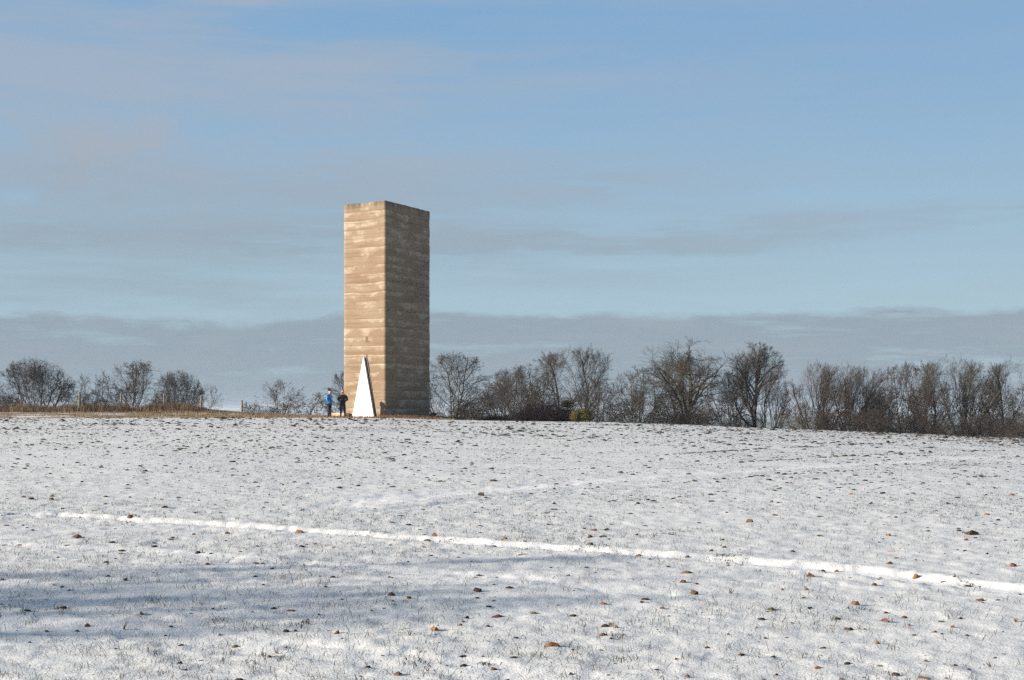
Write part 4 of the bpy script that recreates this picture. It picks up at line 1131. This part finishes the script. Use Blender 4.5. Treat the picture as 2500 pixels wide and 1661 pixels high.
M_SKIN = noisy('skin', (0.52, 0.29, 0.21), (0.58, 0.34, 0.25), 20, 0.6)
M_BLUE = noisy('blue_jacket', (0.010, 0.16, 0.46), (0.02, 0.22, 0.56), 9, 0.6, bump=0.5)
M_BLACK = noisy('black_cloth', (0.012, 0.012, 0.016), (0.025, 0.025, 0.032), 15, 0.85)
M_COAT = noisy('dark_coat', (0.014, 0.014, 0.017), (0.035, 0.032, 0.032), 12, 0.8, bump=0.4)
M_JEANS = noisy('blue_jeans', (0.020, 0.034, 0.070), (0.040, 0.058, 0.105), 14, 0.85)
M_SHOE = noisy('brown_shoe', (0.06, 0.035, 0.022), (0.11, 0.065, 0.04), 14, 0.7)
M_HAIR = noisy('ash_blond_hair', (0.10, 0.082, 0.060), (0.20, 0.165, 0.12), 25, 0.8)
M_GLASS = noisy('sunglasses', (0.008, 0.008, 0.008), (0.015, 0.015, 0.015), 10, 0.25, spec=0.6)
M_PINK = noisy('pink_scarf', (0.34, 0.16, 0.18), (0.46, 0.25, 0.25), 14, 0.85)

def head(parent, c, yaw, mat, name='head'):
    """a face with brow, nose, chin and ears, facing local +x turned by yaw"""
    bm = bmesh.new(); bmesh.ops.create_uvsphere(bm, u_segments=20, v_segments=14, radius=1)
    for v in bm.verts:
        x, y, z = v.co
        fx = 0.096 if x > 0 else 0.100
        w = 0.075 * (1 - 0.22 * max(0, -z))
        nx, ny, nz = x * fx, y * w, z * 0.118
        if z < -0.2: nx += 0.016 * (-z - 0.2) * (1 if x > -0.3 else 0.2)
        if x > 0.75 and abs(y) < 0.28 and -0.32 < z < 0.12: nx += 0.024 * (1 - abs(y) / 0.28)
        if x > 0.6 and 0.15 < z < 0.4: nx += 0.006
        if x > 0.6 and 0.2 < abs(y) < 0.55 and -0.05 < z < 0.16: nx -= 0.007
        v.co = (nx, ny, nz)
    for sgn in (-1, 1):
        r = bmesh.ops.create_uvsphere(bm, u_segments=8, v_segments=6, radius=1)
        bmesh.ops.transform(bm, matrix=Matrix.Translation((-0.005, sgn * 0.076, -0.005)) @ Matrix.Diagonal((0.018, 0.010, 0.030, 1)), verts=r['verts'])
    bmesh.ops.transform(bm, matrix=Matrix.Translation(c) @ Matrix.Rotation(yaw, 4, 'Z'), verts=bm.verts)
    return obj(name, bm_mesh(name, bm, True), mat, parent)

def hand_paths(w, d, side, n, L=0.075, r=0.0105):
    """palm and five bent fingers from wrist w along d"""
    d = Vector(d).normalized(); s = Vector(side).normalized(); n = Vector(n).normalized(); w = Vector(w)
    palm = w + d * 0.085
    paths = [[(tuple(w), 0.024, 0.020), (tuple(w + d * 0.045), 0.032, 0.017), (tuple(palm), 0.034, 0.015)]]
    for q, ln in zip((-1, -.33, .33, 1), (0.78, 0.95, 1.0, 0.88)):
        a = palm + s * q * 0.030; b = a + (d + n * 0.35).normalized() * L * ln * 0.55; c = b + (d * 0.6 + n).normalized() * L * ln * 0.45
        paths.append([(tuple(palm), 0.034, 0.015), (tuple(a), r, r), (tuple(b), r * .92, r * .92), (tuple(c), r * .75, r * .75)])
    t0 = w + d * 0.035 + s * 0.03; t1 = t0 + (d + s * 0.8).normalized() * 0.045
    paths.append([(tuple(w + d * 0.045), 0.032, 0.017), (tuple(t0), 0.013, 0.013), (tuple(t1), 0.010, 0.010)])
    return paths

def build_people():
    # --- the one in the blue jacket: in profile, looking right at the companion
    y = 83.3; x = (804 - CX) / F * y
    z0 = CAMH + (HZ - 1023.0) / F * y
    P = thing('person', 'person in a bright blue jacket and black knit hat standing in profile, hands in front', 'person', (x, y, z0))
    k = 1.60 / 1.70
    P.scale = (k, k, k); P.rotation_euler = (0, 0, -0.35)
    legs = [[((0.0, 0, .90), .13, .15), ((0.02, .085, .80), .085, .09), ((0.03, .085, .48), .062, .064), ((-.005, .08, .10), .043, .045), ((.0, .08, .05), .045, .045)],
            [((0.0, 0, .90), .13, .15), ((0.0, -.085, .80), .085, .09), ((.01, -.08, .48), .062, .064), ((-.035, -.08, .10), .043, .045), ((-.03, -.08, .05), .045, .045)]]
    neck = (0.02, 0, 1.42)
    body = [[((0.0, 0, .92), .10, .12), ((-.02, 0, 1.10), .09, .12), ((-.02, 0, 1.30), .085, .15), (neck, .05, .05), ((.03, 0, 1.50), .045, .045)]]
    hp = hand_paths((.22, -.13, .98), (.75, .55, -.12), (0, 0, 1), (0, 1, -.1)) + hand_paths((.22, .13, .97), (.75, -.55, -.12), (0, 0, 1), (0, -1, -.1))
    arms = [[((-.02, 0, 1.30), .085, .15), ((-.02, -.19, 1.34), .05, .05), ((-.02, -.22, 1.08), .042, .042), ((.22, -.13, .98), .024, .020)],
            [((-.02, 0, 1.30), .085, .15), ((-.02, .19, 1.34), .05, .05), ((-.02, .22, 1.08), .042, .042), ((.22, .13, .97), .024, .020)]]
    skin_mesh('body', body + arms + hp, M_SKIN, P)
    head(P, (0.05, 0, 1.565), 0.25, M_SKIN)
    skin_mesh('trousers', legs, M_BLACK, P)
    skin_mesh('jacket', [[((0.0, 0, 1.12), .125, .165), ((.005, 0, .98), .150, .185), ((.01, 0, .83), .155, .19)],
                         [((0.0, 0, 1.12), .125, .165), ((-.02, 0, 1.30), .115, .175), ((.0, 0, 1.41), .075, .095), ((.02, 0, 1.46), .062, .065)],
                         [((-.02, 0, 1.30), .115, .175), ((-.025, -.20, 1.33), .075, .075), ((-.03, -.245, 1.09), .066, .066), ((.19, -.14, .99), .048, .048)],
                         [((-.02, 0, 1.30), .115, .175), ((-.025, .20, 1.33), .075, .075), ((-.03, .245, 1.09), .066, .066), ((.19, .14, .98), .048, .048)]], M_BLUE, P)
    skin_mesh('scarf', [[((.075, -.05, 1.455), .035, .03), ((.10, 0, 1.445), .04, .032), ((.075, .05, 1.455), .035, .03)]], M_BLACK, P)
    skin_mesh('knit_hat', [[((.035, 0, 1.615), .118, .104), ((.01, 0, 1.675), .112, .098), ((-.05, 0, 1.735), .075, .068), ((-.085, 0, 1.775), .048, .045)]], M_BLACK, P)
    for s, xx in ((1, .0), (-1, -.03)):
        skin_mesh('shoe', [[((xx - .05, s * .08, .045), .045, .04), ((xx + .03, s * .08, .045), .045, .042), ((xx + .13, s * .085, .03), .036, .028)]], M_SHOE, P)
    # --- the one in the dark coat: arms folded, facing the camera and a little to the right
    y = 83.62; x = (836.5 - CX) / F * y
    z0 = CAMH + (HZ - 1022.5) / F * y
    P = thing('person', 'person in a dark coat and blue jeans with arms folded and sunglasses by the tower', 'person', (x, y, z0))
    k = 1.56 / 1.70
    P.scale = (k, k, k); P.rotation_euler = (0, 0, -math.pi / 2 + 0.25)
    hp = hand_paths((.205, .06, 1.15), (-.05, 1, .12), (.2, 0, 1), (-1, .2, 0)) + hand_paths((.215, -.06, 1.12), (-.05, -1, .10), (.2, 0, 1), (-1, -.2, 0))
    body = [[((0, 0, .92), .11, .14), ((0, 0, 1.10), .09, .13), ((0, 0, 1.30), .085, .15), ((.01, 0, 1.42), .05, .05), ((.02, 0, 1.50), .048, .048)]]
    arms = [[((0, 0, 1.30), .085, .15), ((0, -.2, 1.35), .05, .05), ((.05, -.27, 1.10), .044, .044), ((.205, .06, 1.15), .024, .020)],
            [((0, 0, 1.30), .085, .15), ((0, .2, 1.35), .05, .05), ((.05, .27, 1.11), .044, .044), ((.215, -.06, 1.12), .024, .020)]]
    skin_mesh('body', body + arms + hp, M_SKIN, P)
    head(P, (0.045, 0, 1.575), 0.12, M_SKIN)
    legs = [[((0, 0, .88), .12, .15), ((0.02, .10, .78), .09, .095), ((.03, .13, .47), .066, .068), ((0, .145, .10), .052, .052), ((0, .145, .05), .052, .052)],
            [((0, 0, .88), .12, .15), ((0.0, -.10, .78), .09, .095), ((0.02, -.11, .47), .066, .068), ((-.02, -.115, .10), .052, .052), ((-.02, -.115, .05), .052, .052)]]
    skin_mesh('jeans', legs, M_JEANS, P)
    skin_mesh('coat', [[((0, 0, 1.12), .125, .175), ((0, 0, .95), .14, .185), ((0, 0, .70), .150, .205)],
                       [((0, 0, 1.12), .125, .175), ((0, 0, 1.30), .115, .18), ((.005, 0, 1.42), .08, .10), ((.01, 0, 1.47), .066, .068)],
                       [((0, 0, 1.30), .115, .18), ((0, -.215, 1.345), .078, .078), ((.05, -.30, 1.10), .070, .070), ((.20, .06, 1.15), .058, .058), ((.205, .13, 1.155), .050, .050)],
                       [((0, 0, 1.30), .115, .18), ((0, .215, 1.345), .078, .078), ((.05, .30, 1.11), .070, .070), ((.215, -.06, 1.12), .058, .058), ((.215, -.12, 1.12), .050, .050)]], M_COAT, P)
    skin_mesh('hood', [[((-.02, .17, 1.44), .05, .045), ((-.09, .09, 1.47), .055, .05), ((-.10, -.04, 1.46), .05, .045)]], M_PINK, P)
    skin_mesh('hair', [[((.035, 0, 1.672), .105, .095), ((-.03, 0, 1.655), .112, .102), ((-.07, 0, 1.59), .088, .098), ((-.075, 0, 1.51), .060, .080)]], M_HAIR, P)
    bm = bmesh.new()
    for s in (-1, 1): box_bm(bm, .143, s * .034, 1.592, .014, .052, .036, s * -.15, .005)
    box_bm(bm, .148, 0, 1.602, .008, .030, .008)
    for s in (-1, 1): box_bm(bm, .085, s * .074, 1.60, .13, .006, .010)
    obj('sunglasses', bm_mesh('sunglasses', bm), M_GLASS, P).rotation_euler = (0, 0, 0.0)
    for s, xx in ((1, 0), (-1, -.02)):
        yy = .145 if s > 0 else -.115
        skin_mesh('shoe', [[((xx - .05, yy, .045), .047, .042), ((xx + .03, yy, .045), .047, .044), ((xx + .14, yy + s * .02, .03), .038, .030)]], M_SHOE, P)
build_people()
